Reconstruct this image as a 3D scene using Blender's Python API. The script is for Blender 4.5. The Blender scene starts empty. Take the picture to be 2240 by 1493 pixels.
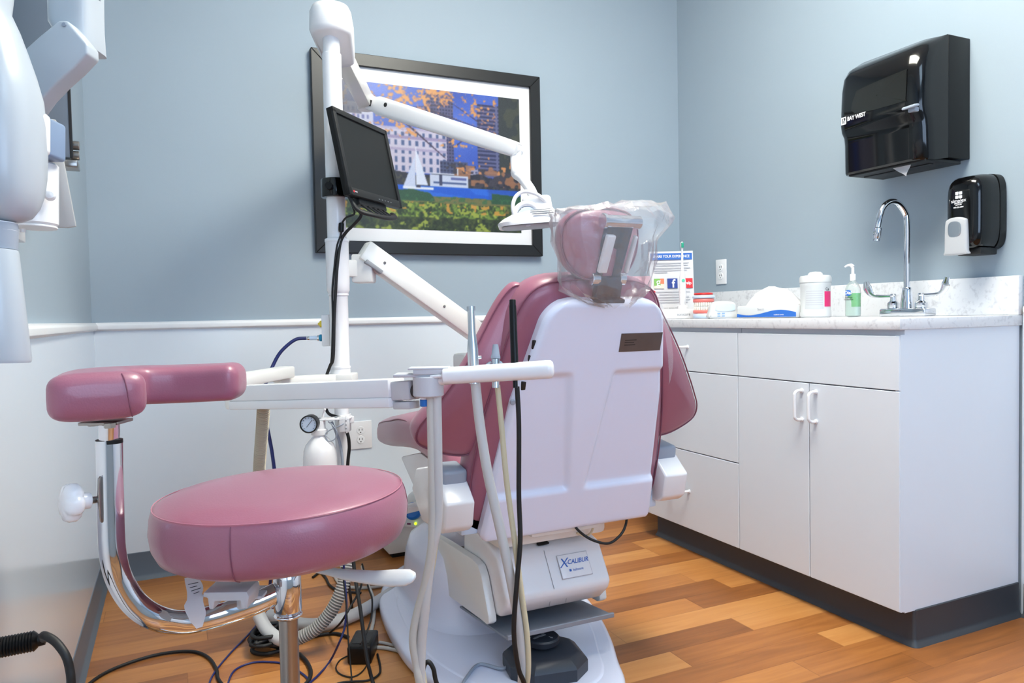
import bpy, bmesh, math, random
import numpy as np
from mathutils import Vector, Matrix
V = Vector
random.seed(7)
C = bpy.context.scene.collection
PI = math.pi
# ------------------------------------------------------------------ camera
R_ = V((0.9080774, -0.41833456, -0.01978965)); U_ = V((0.0327828, 0.02389467, 0.99917683)); F_ = V((0.41751733, 0.90797866, -0.03541239))
CAM = V((-2.34210164, -3.04248609, 0.95)); FPX = 1612.835
cd = bpy.data.cameras.new('camera'); co = bpy.data.objects.new('camera', cd); C.objects.link(co)
cd.sensor_width = 36.0; cd.lens = FPX / 2240 * 36.0; cd.clip_start = 0.02
co.matrix_world = Matrix(((R_.x, U_.x, -F_.x, CAM.x), (R_.y, U_.y, -F_.y, CAM.y), (R_.z, U_.z, -F_.z, CAM.z), (0, 0, 0, 1)))
bpy.context.scene.camera = co
def ray(px, py): return F_ + R_ * ((px - 1120) / FPX) - U_ * ((py - 746.5) / FPX)
def D(px, py, d): return CAM + ray(px, py) * d              # a point at a known distance into the room
def PX(px, py, x): k = ray(px, py); return CAM + k * ((x - CAM.x) / k.x)
def PY(px, py, y): k = ray(px, py); return CAM + k * ((y - CAM.y) / k.y)
def PZ(px, py, z): k = ray(px, py); return CAM + k * ((z - CAM.z) / k.z)
# ------------------------------------------------------------------ materials
def s2l(c): return c / 12.92 if c <= 0.04045 else ((c + 0.055) / 1.055) ** 2.4
def rgb(h):
    if isinstance(h, str): h = tuple(int(h[i:i + 2], 16) / 255 for i in (0, 2, 4))
    return tuple(s2l(c) for c in h) + (1.0,)
class NT:
    def __init__(s, m): s.t = m.node_tree; s.n = s.t.nodes; s.l = s.t.links; s.b = s.n['Principled BSDF']
    def add(s, t, **k):
        n = s.n.new(t)
        for a, v in k.items():
            if a.startswith('i_'): n.inputs[a[2:].replace('_', ' ')].default_value = v
            else: setattr(n, a, v)
        return n
    def link(s, a, b): s.l.new(a, b)
    def math(s, op, a, b=None):
        n = s.n.new('ShaderNodeMath'); n.operation = op
        for i, x in enumerate((a, b)):
            if x is None: continue
            if isinstance(x, (int, float)): n.inputs[i].default_value = x
            else: s.link(x, n.inputs[i])
        return n.outputs[0]
def mat(name, col, rough=.5, metal=0., coat=0., var=0., vscale=6., bump=0., bscale=200., spec=.5, sheen=0., emit=None, estr=0.):
    m = bpy.data.materials.new(name); m.use_nodes = True; t = NT(m); b = t.b
    c = rgb(col); b.inputs['Base Color'].default_value = c
    b.inputs['Roughness'].default_value = rough; b.inputs['Metallic'].default_value = metal
    b.inputs['Coat Weight'].default_value = coat; b.inputs['Coat Roughness'].default_value = .12
    b.inputs['Specular IOR Level'].default_value = spec; b.inputs['Sheen Weight'].default_value = sheen
    if emit: b.inputs['Emission Color'].default_value = rgb(emit); b.inputs['Emission Strength'].default_value = estr
    if var or bump:
        tc = t.add('ShaderNodeTexCoord')
    if var:
        n = t.add('ShaderNodeTexNoise', i_Scale=vscale, i_Detail=4.); t.link(tc.outputs['Object'], n.inputs['Vector'])
        r = t.add('ShaderNodeValToRGB'); t.link(n.outputs['Fac'], r.inputs['Fac'])
        r.color_ramp.elements[0].position = .3; r.color_ramp.elements[1].position = .7
        r.color_ramp.elements[0].color = tuple(max(0, x * (1 - var)) for x in c[:3]) + (1,)
        r.color_ramp.elements[1].color = tuple(min(1, x * (1 + var)) for x in c[:3]) + (1,)
        t.link(r.outputs['Color'], b.inputs['Base Color'])
    if bump:
        n2 = t.add('ShaderNodeTexNoise', i_Scale=bscale, i_Detail=3.); t.link(tc.outputs['Object'], n2.inputs['Vector'])
        bp = t.add('ShaderNodeBump', i_Strength=bump, i_Distance=.002); t.link(n2.outputs['Fac'], bp.inputs['Height']); t.link(bp.outputs['Normal'], b.inputs['Normal'])
    return m
def sheet_mat(name, col, white=.12, glossmix=.5):
    m = bpy.data.materials.new(name); m.use_nodes = True; t = NT(m)
    out = t.n['Material Output']; tr = t.add('ShaderNodeBsdfTransparent'); tr.inputs[0].default_value = (.97, .97, .98, 1)
    gl = t.add('ShaderNodeBsdfGlossy', i_Roughness=.12); df = t.add('ShaderNodeBsdfDiffuse'); df.inputs[0].default_value = rgb(col)
    tc = t.add('ShaderNodeTexCoord'); n = t.add('ShaderNodeTexNoise', i_Scale=11., i_Detail=6., i_Distortion=2.2); t.link(tc.outputs['Object'], n.inputs['Vector'])
    bp = t.add('ShaderNodeBump', i_Strength=.9, i_Distance=.012); t.link(n.outputs['Fac'], bp.inputs['Height']); t.link(bp.outputs['Normal'], gl.inputs['Normal'])
    lw = t.add('ShaderNodeLayerWeight', i_Blend=.25); t.link(bp.outputs['Normal'], lw.inputs['Normal'])
    m1 = t.add('ShaderNodeMixShader'); m1.inputs[0].default_value = white; t.link(tr.outputs[0], m1.inputs[1]); t.link(df.outputs[0], m1.inputs[2])
    m2 = t.add('ShaderNodeMixShader'); f = t.math('MULTIPLY', lw.outputs['Fresnel'], glossmix); f2 = t.math('ADD', f, .04)
    t.link(f2, m2.inputs[0]); t.link(m1.outputs[0], m2.inputs[1]); t.link(gl.outputs[0], m2.inputs[2]); t.link(m2.outputs[0], out.inputs['Surface'])
    return m
M = {}
M['wall'] = mat('wall_paint', (.60, .66, .71), .62, var=.012, vscale=2., bump=.08, bscale=350.)
M['wains'] = mat('wainscot_panel', (.86, .895, .93), .14, coat=.25, spec=.5)
M['trimw'] = mat('white_trim', (.93, .935, .945), .35)
M['ceil'] = mat('ceiling_tile', (.93, .93, .92), .8, var=.03, vscale=40.)
M['cove'] = mat('grey_cove_base', (.37, .41, .455), .42)
M['covedark'] = mat('dark_cove_base', (.22, .235, .26), .4)
M['lam'] = mat('white_laminate', (.875, .90, .935), .33, var=.008, vscale=3.)
M['lamedge'] = mat('laminate_edge', (.55, .53, .50), .6)
M['pink'] = mat('mauve_vinyl', (.60, .35, .435), .40, coat=.22, spec=.6, var=.03, vscale=4., bump=.12, bscale=420., sheen=.10)
M['pinkdk'] = mat('mauve_seam', (.50, .28, .36), .5)
M['pinklt'] = mat('mauve_piping', (.72, .46, .53), .4)
M['white'] = mat('white_plastic', (.925, .925, .935), .25, coat=.2)
M['offw'] = mat('off_white_enamel', (.90, .90, .885), .3, coat=.15)
M['shell'] = mat('white_moulded_shell', (.90, .915, .985), .22, coat=.3)
M['greyp'] = mat('grey_plastic', (.60, .635, .69), .4)
M['bluegr'] = mat('blue_grey_plastic', (.50, .58, .70), .4)
M['black'] = mat('black_plastic', (.035, .036, .04), .38, spec=.3)
M['gblack'] = mat('gloss_black_plastic', (.022, .023, .028), .10, coat=.25, spec=.35)
M['mblack'] = mat('matt_black_plastic', (.07, .072, .078), .5)
M['rubber'] = mat('black_rubber', (.05, .05, .055), .55)
M['screen'] = mat('monitor_screen', (.10, .108, .112), .5, spec=.25)
M['dchrome'] = mat('dark_chrome', (.20, .22, .27), .16, metal=.75)
M['lgrey'] = mat('light_grey_enamel', (.78, .785, .81), .35)
M['zinc'] = mat('zinc_plate', (.60, .63, .67), .5, metal=.5)
M['white2'] = mat('matt_white_plastic', (.83, .835, .84), .4)
M['levgrey'] = mat('pale_grey_lever', (.70, .71, .73), .4)
M['chrome'] = mat('chrome', (.86, .87, .89), .06, metal=1.)
M['brush'] = mat('brushed_steel', (.62, .60, .58), .28, metal=1.)
M['alu'] = mat('satin_aluminium', (.80, .82, .84), .25, metal=1.)
M['cream'] = mat('cream_tubing', (.78, .765, .735), .42)
M['beige'] = mat('beige_tubing', (.80, .76, .64), .4)
M['whtube'] = mat('white_grey_tubing', (.79, .785, .78), .42)
M['navy'] = mat('navy_cable', (.10, .14, .38), .4)
M['blue'] = mat('blue_plastic', (.06, .42, .75), .35)
M['cyan'] = mat('cyan_plastic', (.05, .55, .72), .35)
M['yellow'] = mat('yellow_plastic', (.93, .83, .25), .4)
M['paper'] = mat('white_paper', (.86, .86, .87), .7)
M['ink'] = mat('dark_ink', (.12, .12, .14), .6)
M['greyink'] = mat('grey_ink', (.72, .72, .75), .6)
M['bluebar'] = mat('blue_print', (.16, .40, .74), .5)
M['fb'] = mat('deep_blue_print', (.16, .26, .58), .5)
M['red'] = mat('red_print', (.85, .16, .20), .5)
M['wt'] = mat('white_lettering', (.93, .93, .95), .5)
M['blulet'] = mat('blue_lettering', (.18, .38, .72), .5)
M['green'] = mat('green_liquid', (.16, .78, .30), .15, coat=.4)
M['frame'] = mat('black_picture_frame', (.085, .088, .095), .38)
M['matb'] = mat('picture_mat', (.87, .875, .89), .6)
M['xray'] = mat('x_ray_enamel', (.72, .75, .78), .3, coat=.15)
M['labelm'] = mat('brushed_label_plate', (.42, .40, .40), .35, metal=.6, var=.05, vscale=30.)
M['gum'] = mat('pink_gum', (.93, .50, .47), .3)
M['redgum'] = mat('red_gum', (.86, .18, .17), .3)
M['tooth'] = mat('tooth_white', (.95, .94, .90), .2)
M['pinkbox'] = mat('pink_card', (.87, .66, .70), .5)
M['magenta'] = mat('magenta_label', (.88, .18, .45), .5)
M['dkgrey'] = mat('charcoal_plastic', (.15, .175, .215), .42)
M['ggrey'] = mat('mid_grey_print', (.55, .56, .58), .5)
M['ice'] = mat('pale_blue_plastic', (.80, .87, .95), .3)
M['mint'] = mat('mint_button', (.35, .80, .66), .4)
M['orange'] = mat('orange_print', (.90, .50, .35), .5)
M['gcol'] = mat('green_print', (.50, .72, .35), .5)
M['brown'] = mat('cardboard', (.72, .60, .42), .7)
M['led'] = mat('green_led', (.7, .9, .1), .4, emit=(.75, .95, .1), estr=2.0)
M['duct'] = mat('corrugated_beige', (.76, .72, .64), .5)
M['bag'] = sheet_mat('clear_plastic_film', (.96, .96, .97), .20, .42)
M['clear'] = sheet_mat('clear_bottle_plastic', (.88, .92, .90), .20, .5)
# floor: strip planks running across the room
def floor_mat():
    m = bpy.data.materials.new('wood_strip_floor'); m.use_nodes = True; t = NT(m); b = t.b
    g = t.add('ShaderNodeNewGeometry'); sp = t.add('ShaderNodeSeparateXYZ'); t.link(g.outputs['Position'], sp.inputs[0])
    w, L = .098, .82
    row = t.math('FLOOR', t.math('DIVIDE', sp.outputs['Y'], w))
    wn = t.add('ShaderNodeTexWhiteNoise', noise_dimensions='1D'); t.link(row, wn.inputs['W'])
    xo = t.math('ADD', t.math('DIVIDE', sp.outputs['X'], L), t.math('MULTIPLY', wn.outputs['Value'], 7.3))
    colm = t.math('FLOOR', xo)
    cb = t.add('ShaderNodeCombineXYZ'); t.link(row, cb.inputs[0]); t.link(colm, cb.inputs[1])
    w2 = t.add('ShaderNodeTexWhiteNoise', noise_dimensions='2D'); t.link(cb.outputs[0], w2.inputs['Vector'])
    mp = t.add('ShaderNodeCombineXYZ'); t.link(t.math('MULTIPLY', sp.outputs['X'], 2.2), mp.inputs[0]); t.link(t.math('MULTIPLY', sp.outputs['Y'], 26.), mp.inputs[1]); t.link(t.math('MULTIPLY', w2.outputs['Value'], 40.), mp.inputs[2])
    n = t.add('ShaderNodeTexNoise', i_Scale=1.6, i_Detail=6., i_Distortion=.8); t.link(mp.outputs[0], n.inputs['Vector'])
    v = t.math('ADD', t.math('MULTIPLY', w2.outputs['Value'], .62), t.math('MULTIPLY', n.outputs['Fac'], .48))
    r = t.add('ShaderNodeValToRGB'); t.link(v, r.inputs['Fac']); cr = r.color_ramp
    cr.elements[0].position = .12; cr.elements[0].color = rgb((.44, .265, .14))
    cr.elements[1].position = .95; cr.elements[1].color = rgb((.81, .58, .34))
    e = cr.elements.new(.42); e.color = rgb((.625, .39, .20)); e = cr.elements.new(.68); e.color = rgb((.735, .49, .26))
    fy = t.math('FRACT', t.math('DIVIDE', sp.outputs['Y'], w)); fx = t.math('FRACT', xo)
    sy = t.math('LESS_THAN', fy, .018); sx = t.math('LESS_THAN', fx, .003); sm = t.math('MAXIMUM', sy, sx)
    mx = t.add('ShaderNodeMixRGB', blend_type='MULTIPLY'); mx.inputs['Color2'].default_value = (.55, .48, .45, 1); t.link(t.math('MULTIPLY', sm, .6), mx.inputs['Fac']); t.link(r.outputs['Color'], mx.inputs['Color1'])
    t.link(mx.outputs[0], b.inputs['Base Color']); b.inputs['Roughness'].default_value = .36; b.inputs['Specular IOR Level'].default_value = .4
    bp = t.add('ShaderNodeBump', i_Strength=.12, i_Distance=.002); t.link(n.outputs['Fac'], bp.inputs['Height']); t.link(bp.outputs['Normal'], b.inputs['Normal'])
    return m
M['floor'] = floor_mat()
def quartz():
    m = mat('speckled_quartz', (.88, .89, .91), .2, coat=.2); t = NT(m); tc = t.add('ShaderNodeTexCoord')
    n1 = t.add('ShaderNodeTexNoise', i_Scale=90., i_Detail=5.); n2 = t.add('ShaderNodeTexNoise', i_Scale=30., i_Detail=7., i_Distortion=1.2)
    for n in (n1, n2): t.link(tc.outputs['Object'], n.inputs['Vector'])
    v = t.math('ADD', t.math('MULTIPLY', n1.outputs['Fac'], .5), t.math('MULTIPLY', n2.outputs['Fac'], .5))
    r = t.add('ShaderNodeValToRGB'); t.link(v, r.inputs['Fac']); cr = r.color_ramp
    cr.elements[0].position = .33; cr.elements[0].color = rgb((.78, .78, .80)); cr.elements[1].position = .48; cr.elements[1].color = rgb((.88, .885, .90))
    t.link(r.outputs['Color'], t.b.inputs['Base Color']); return m
M['quartz'] = quartz()
# ------------------------------------------------------------------ mesh helpers
def catmull(P, n):
    P = [V(p) for p in P]
    if n <= 1 or len(P) < 3: return P
    Q = [P[0] * 2 - P[1]] + P + [P[-1] * 2 - P[-2]]; out = []
    for i in range(1, len(Q) - 2):
        a, b, c, d = Q[i - 1:i + 3]
        for k in range(n):
            t = k / n
            out.append(.5 * (2 * b + (c - a) * t + (2 * a - 5 * b + 4 * c - d) * t * t + (3 * b - 3 * c + d - a) * t ** 3))
    out.append(P[-1]); return out
def smooth2(pts, n, closed=True):
    out = []; N = len(pts); P = [V((p[0], p[1], 0)) for p in pts]
    for i in range(N):
        a, b, c, d = P[i - 1], P[i], P[(i + 1) % N], P[(i + 2) % N]
        for k in range(n):
            t = k / n; q = .5 * (2 * b + (c - a) * t + (2 * a - 5 * b + 4 * c - d) * t * t + (3 * b - 3 * c + d - a) * t ** 3); out.append((q.x, q.y))
    return out
def resample(P, step):
    P = catmull(P, 24); out = [P[0]]; acc = 0.
    for a, b in zip(P, P[1:]):
        L = (b - a).length; t = step - acc
        while t <= L: out.append(a + (b - a) * (t / L)); t += step
        acc = (acc + L) % step
    return out
class MB:
    def __init__(s): s.bm = bmesh.new(); s.mi = 0
    def _app(s, b):
        bmesh.ops.recalc_face_normals(b, faces=b.faces)
        for f in b.faces: f.material_index = s.mi
        me = bpy.data.meshes.new('t'); b.to_mesh(me); b.free(); s.bm.from_mesh(me); bpy.data.meshes.remove(me); return s
    def box(s, lo, hi, bev=0., seg=2, M4=None, taper=None):
        b = bmesh.new(); bmesh.ops.create_cube(b, size=1.)
        lo, hi = V(lo), V(hi)
        for v in b.verts:
            v.co = V(((lo.x + hi.x) / 2 + v.co.x * (hi.x - lo.x), (lo.y + hi.y) / 2 + v.co.y * (hi.y - lo.y), (lo.z + hi.z) / 2 + v.co.z * (hi.z - lo.z)))
        if bev: bmesh.ops.bevel(b, geom=b.edges[:], offset=bev, segments=seg, profile=.5, affect='EDGES')
        if M4: bmesh.ops.transform(b, matrix=M4, verts=b.verts)
        return s._app(b)
    def obox(s, c, X, Y, Z, dx, dy, dz, bev=0., seg=2):
        X, Y, Z = V(X).normalized(), V(Y).normalized(), V(Z).normalized(); c = V(c)
        m = Matrix(((X.x, Y.x, Z.x, c.x), (X.y, Y.y, Z.y, c.y), (X.z, Y.z, Z.z, c.z), (0, 0, 0, 1)))
        return s.box((-dx / 2, -dy / 2, -dz / 2), (dx / 2, dy / 2, dz / 2), bev, seg, m)
    def beam(s, a, b_, w, h, bev=.004, up=(0, 0, 1), ext=0.):
        a, b_ = V(a), V(b_); X = (b_ - a).normalized(); Y = V(up).cross(X).normalized(); Z = X.cross(Y)
        return s.obox((a + b_) / 2, X, Y, Z, (b_ - a).length + 2 * ext, w, h, bev)
    def prism(s, pts, o, X, Y, th, bev=0., seg=2, angle=None):
        o, X, Y = V(o), V(X), V(Y); N = X.cross(Y).normalized()
        b = bmesh.new(); A = [b.verts.new(o + X * p[0] + Y * p[1]) for p in pts]; B = [b.verts.new(v.co + N * th) for v in A]
        n = len(A); b.faces.new(A[::-1]); b.faces.new(B)
        for i in range(n): b.faces.new((A[i], A[(i + 1) % n], B[(i + 1) % n], B[i]))
        if bev:
            b.normal_update()
            es = [e for e in b.edges if len(e.link_faces) == 2 and e.calc_face_angle(0) > math.radians(angle or 25)]
            bmesh.ops.bevel(b, geom=es, offset=bev, segments=seg, profile=.5, affect='EDGES')
        return s._app(b)
    def loft(s, rings, cap=True, closed=False):
        b = bmesh.new(); Rg = [[b.verts.new(V(p)) for p in r] for r in rings]; n = len(Rg[0])
        for i in range(len(Rg) if closed else len(Rg) - 1):
            A, B = Rg[i], Rg[(i + 1) % len(Rg)]
            for k in range(n):
                try: b.faces.new((A[k], A[(k + 1) % n], B[(k + 1) % n], B[k]))
                except ValueError: pass
        if cap and not closed:
            b.faces.new(Rg[0][::-1]); b.faces.new(Rg[-1])
        return s._app(b)
    def tube(s, pts, r, n=12, sm=6, cap=True, flat=1., side=None, closed=False):
        P = catmull(pts, sm); m = len(P)
        if isinstance(r, (int, float)): rr = [r] * m
        else:
            rr = []; k = len(r) - 1
            for i in range(m):
                t = i / (m - 1) * k; j = min(int(t), k - 1); rr.append(r[j] + (r[j + 1] - r[j]) * (t - j))
        T = [(P[min(i + 1, m - 1)] - P[max(i - 1, 0)]).normalized() for i in range(m)]
        nrm = V(side) if side else (V((0, 0, 1)) if abs(T[0].z) < .9 else V((1, 0, 0)))
        rings = []
        for i in range(m):
            nrm = (nrm - T[i] * nrm.dot(T[i]))
            if nrm.length < 1e-6: nrm = T[i].orthogonal()
            nrm.normalize(); bn = T[i].cross(nrm)
            rings.append([P[i] + (nrm * math.cos(a) * flat + bn * math.sin(a)) * rr[i] for a in [2 * PI * k / n for k in range(n)]])
        return s.loft(rings, cap)
    def lathe(s, prof, o, axis=(0, 0, 1), n=28, sx=1., sref=None):
        ax = V(axis).normalized(); A = V(sref).normalized() if sref else ax.orthogonal().normalized(); B = ax.cross(A); o = V(o)
        rings = [[o + ax * z + (A * math.cos(a) * sx + B * math.sin(a)) * max(r, 1e-5) for a in [2 * PI * k / n for k in range(n)]] for r, z in prof]
        return s.loft(rings)
    def cyl(s, a, b_, r, n=20, bev=.001):
        a, b_ = V(a), V(b_); L = (b_ - a).length; e = min(bev, r * .4, L * .4)
        return s.lathe([(r - e, 0), (r, e), (r, L - e), (r - e, L)], a, b_ - a, n)
    def pad(s, outline, fn, th, er, puff=.0, nin=5, k=6):
        # cushion: a rounded slab over a 2-D outline, mapped to space by fn(u, v, w)
        N = len(outline); cx = sum(p[0] for p in outline) / N; cy = sum(p[1] for p in outline) / N
        ar = sum(outline[i][0] * outline[(i + 1) % N][1] - outline[(i + 1) % N][0] * outline[i][1] for i in range(N)); sg = 1 if ar > 0 else -1
        nr = []
        for i in range(N):
            a, b = outline[i - 1], outline[(i + 1) % N]; dx, dy = b[0] - a[0], b[1] - a[1]; l = math.hypot(dx, dy) or 1
            nr.append((-dy / l * sg, dx / l * sg))
        rings = []
        def ring(off, w, sc=1., base=None):
            return [fn(cx + (outline[i][0] + nr[i][0] * off - cx) * sc, cy + (outline[i][1] + nr[i][1] * off - cy) * sc, w) for i in range(N)]
        for j in range(nin, 0, -1): q = 1 - (j / nin); rings.append(ring(er, -th / 2 - puff * (1 - q * q), q if q > 0 else .02))
        for j in range(k + 1):
            a = -PI / 2 + PI * j / k; rings.append(ring(er * (1 - math.cos(a)), (th / 2 - min(er, th / 2)) * (1 if a > 0 else -1) * (0 if abs(a) < 1e-6 else 1) + min(er, th / 2) * math.sin(a)))
        for j in range(1, nin + 1): q = 1 - (j / nin); rings.append(ring(er, th / 2 + puff * (1 - q * q), q if q > 0 else .02))
        return s.loft(rings)
    def grid(s, P, th=None, N=None):
        b = bmesh.new(); nr, nc = len(P), len(P[0]); A = [[b.verts.new(V(p)) for p in r] for r in P]
        for i in range(nr - 1):
            for j in range(nc - 1): b.faces.new((A[i][j], A[i][j + 1], A[i + 1][j + 1], A[i + 1][j]))
        if th:
            b.normal_update(); bmesh.ops.solidify(b, geom=b.faces[:], thickness=th)
        return s._app(b)
def ring(c, X, Y, a, b, n=28, p=2.6):
    c, X, Y = V(c), V(X), V(Y); o = []
    for k in range(n):
        t = 2 * PI * k / n; ct, st = math.cos(t), math.sin(t)
        o.append(c + X * (a * math.copysign(abs(ct) ** (2 / p), ct)) + Y * (b * math.copysign(abs(st) ** (2 / p), st)))
    return o
def top_of(o):
    while o.parent: o = o.parent
    return o
def obj(name, mb, m, parent=None, base=None, ang=32, label=None, smooth=True):
    me = bpy.data.meshes.new(name); mb.bm.to_mesh(me); mb.bm.free()
    off = V(top_of(parent).location) if parent else V(base or (0, 0, 0))
    me.transform(Matrix.Translation(-off))
    for mm in (m if isinstance(m, (list, tuple)) else [m]): me.materials.append(mm)
    if smooth:
        me.polygons.foreach_set('use_smooth', [True] * len(me.polygons)); me.set_sharp_from_angle(angle=math.radians(ang))
    me.update(); o = bpy.data.objects.new(name, me); C.objects.link(o)
    if parent: o.parent = parent
    else: o.location = off
    if label: o['label'] = label
    return o
def tag(o, label, cat, group=None, kind=None):
    o['label'] = label; o['category'] = cat
    if group: o['group'] = group
    if kind: o['kind'] = kind
    return o
def thing(name, loc, label, cat, group=None):
    o = bpy.data.objects.new(name, None); C.objects.link(o); o.location = V(loc); o.empty_display_size = .05
    return tag(o, label, cat, group)
def struct(name, mb, m, **k):
    o = obj(name, mb, m, **k); o['kind'] = 'structure'; return o
def text(s, size, o, X, Y, m, parent, name='lettering', align='CENTER', shear=0., bold=0., sx=1.):
    cu = bpy.data.curves.new('t', 'FONT'); cu.body = s; cu.size = size; cu.align_x = align; cu.align_y = 'CENTER'; cu.shear = shear; cu.offset = bold; cu.extrude = .0002
    to = bpy.data.objects.new('t', cu); C.objects.link(to); bpy.context.view_layer.update()
    me = bpy.data.meshes.new_from_object(to.evaluated_get(bpy.context.evaluated_depsgraph_get())); bpy.data.objects.remove(to); bpy.data.curves.remove(cu)
    X, Y = V(X).normalized(), V(Y).normalized(); N = X.cross(Y).normalized(); off = V(top_of(parent).location); o = V(o) - off
    me.transform(Matrix(((X.x * sx, Y.x, N.x, o.x), (X.y * sx, Y.y, N.y, o.y), (X.z * sx, Y.z, N.z, o.z), (0, 0, 0, 1))))
    me.materials.append(m); ob = bpy.data.objects.new(name, me); C.objects.link(ob); ob.parent = parent; return ob
def cable(name, pts, r, m, label, cat='cable', group=None, parent=None, n=8, sm=8):
    mb = MB(); mb.tube(pts, r, n, sm)
    if parent: return obj(name, mb, m, parent, ang=80)
    o = obj(name, mb, m, None, base=pts[-1], ang=80); return tag(o, label, cat, group)
# ================================================================== ROOM
WX, FY, CZ_ = -2.605, -4.7, 2.85
XF = -.536
b = MB(); b.box((WX - .1, FY - .1, -.1), (.1, .1, 0)); struct('floor', b, M['floor'])
b = MB(); b.box((WX - .1, FY - .1, CZ_), (.1, .1, CZ_ + .1)); struct('ceiling', b, M['ceil'])
b = MB(); b.box((WX - .1, 0, 0), (.1, .1, CZ_)); struct('wall_back', b, M['wall'])
b = MB(); b.box((0, FY, 0), (.1, 0, CZ_)); struct('wall_right', b, M['wall'])
b = MB(); b.box((WX - .1, FY, 0), (WX, 0, CZ_)); struct('wall_left', b, M['wall'])
# wall behind the camera, with a window opening
b = MB(); wx0, wx1, wz0, wz1 = -2.35, -.75, .95, 2.25
b.box((WX - .1, FY - .1, 0), (wx0, FY, CZ_)); b.box((wx1, FY - .1, 0), (.1, FY, CZ_)); b.box((wx0, FY - .1, 0), (wx1, FY, wz0)); b.box((wx0, FY - .1, wz1), (wx1, FY, CZ_)); struct('wall_front', b, M['wall'])
b = MB(); fw = .05
for lo, hi in (((wx0, wz0), (wx0 + fw, wz1)), ((wx1 - fw, wz0), (wx1, wz1)), ((wx0, wz0), (wx1, wz0 + fw)), ((wx0, wz1 - fw), (wx1, wz1)), (((wx0 + wx1) / 2 - .02, wz0), ((wx0 + wx1) / 2 + .02, wz1))):
    b.box((lo[0], FY - .07, lo[1]), (hi[0], FY - .02, hi[1]), .004)
struct('window_1', b, M['trimw'])
# wainscot panels, chair rail, cove base
b = MB(); b.box((WX + .006, -.006, .0), (-.002, 0, .935)); struct('trim_1', b, M['wains'])
b = MB(); b.box((WX, FY, .0), (WX + .006, 0, .935)); struct('trim_2', b, M['wains'])
b = MB(); b.box((-.006, FY, .0), (0, -1.662, .935)); struct('trim_3', b, M['wains'])
rp = [(0, 0), (.010, 0), (.020, .006), (.020, .020), (.014, .026), (.014, .030), (0, .030)]
b = MB(); b.prism([(p[0], p[1]) for p in rp], (XF - .006, 0, .9225), (0, -1, 0), (0, 0, 1), 2.605 - .542, .0015); struct('trim_4', b, M['trimw'])
b = MB(); b.prism([(p[0], p[1]) for p in rp], (WX, 0, .9225), (1, 0, 0), (0, 0, 1), 4.7, .0015); struct('trim_5', b, M['trimw'])
b = MB(); b.prism([(p[0], p[1]) for p in rp], (0, FY, .9225), (-1, 0, 0), (0, 0, 1), 3.03, .0015); struct('trim_6', b, M['trimw'])
bp = [(0, 0), (.022, 0), (.020, .004), (.0125, .010), (.009, .018), (.008, .1), (.006, .102), (0, .102)]
b = MB(); b.prism(bp, (0, 0, 0), (0, -1, 0), (0, 0, 1), 2.605); struct('baseboard_back', b, M['cove'])
b = MB(); b.prism(bp, (WX, 0, 0), (1, 0, 0), (0, 0, 1), 4.7); struct('baseboard_left', b, M['cove'])
b = MB(); b.prism(bp, (0, FY, 0), (-1, 0, 0), (0, 0, 1), 3.03); struct('baseboard_right', b, M['covedark'])
# ceiling lights
for i, (cx, cy, lx, ly) in enumerate(((-1.18, -1.74, .6, 1.2), (-1.25, -3.9, .6, 1.2))):
    t = thing('ceiling_light', (cx, cy, CZ_), ('flush ceiling light panel nearer the dental chair', 'flush ceiling light panel nearer the window')[i], 'ceiling light')
    b = MB()
    for lo, hi in (((-lx / 2, -ly / 2), (-lx / 2 + .03, ly / 2)), ((lx / 2 - .03, -ly / 2), (lx / 2, ly / 2)), ((-lx / 2, -ly / 2), (lx / 2, -ly / 2 + .03)), ((-lx / 2, ly / 2 - .03), (lx / 2, ly / 2))):
        b.box((cx + lo[0], cy + lo[1], CZ_ - .03), (cx + hi[0], cy + hi[1], CZ_), .003)
    obj('light_frame', b, M['trimw'], t)
    b = MB(); b.box((cx - lx / 2 + .03, cy - ly / 2 + .03, CZ_ - .085), (cx + lx / 2 - .03, cy + ly / 2 - .03, CZ_ - .002), .02)
    dm = mat('lit_diffuser', (1, 1, 1), .5, emit=((1., .99, .935), (.78, .90, 1.))[i], estr=(27., 5.)[i]); obj('diffuser', b, dm, t)
ld = bpy.data.lights.new('window_daylight', 'AREA'); ld.shape = 'RECTANGLE'; ld.size = 1.5; ld.size_y = 1.2; ld.energy = 19.; ld.color = (.46, .68, 1.)
lo_ = bpy.data.objects.new('window_daylight', ld); C.objects.link(lo_); lo_.location = (-1.55, FY - .05, 1.6); lo_.rotation_euler = (PI / 2, 0, 0)
w = bpy.data.worlds.new('world'); bpy.context.scene.world = w; w.use_nodes = True
w.node_tree.nodes['Background'].inputs[0].default_value = (.72, .82, 1., 1); w.node_tree.nodes['Background'].inputs[1].default_value = 1.2
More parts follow.
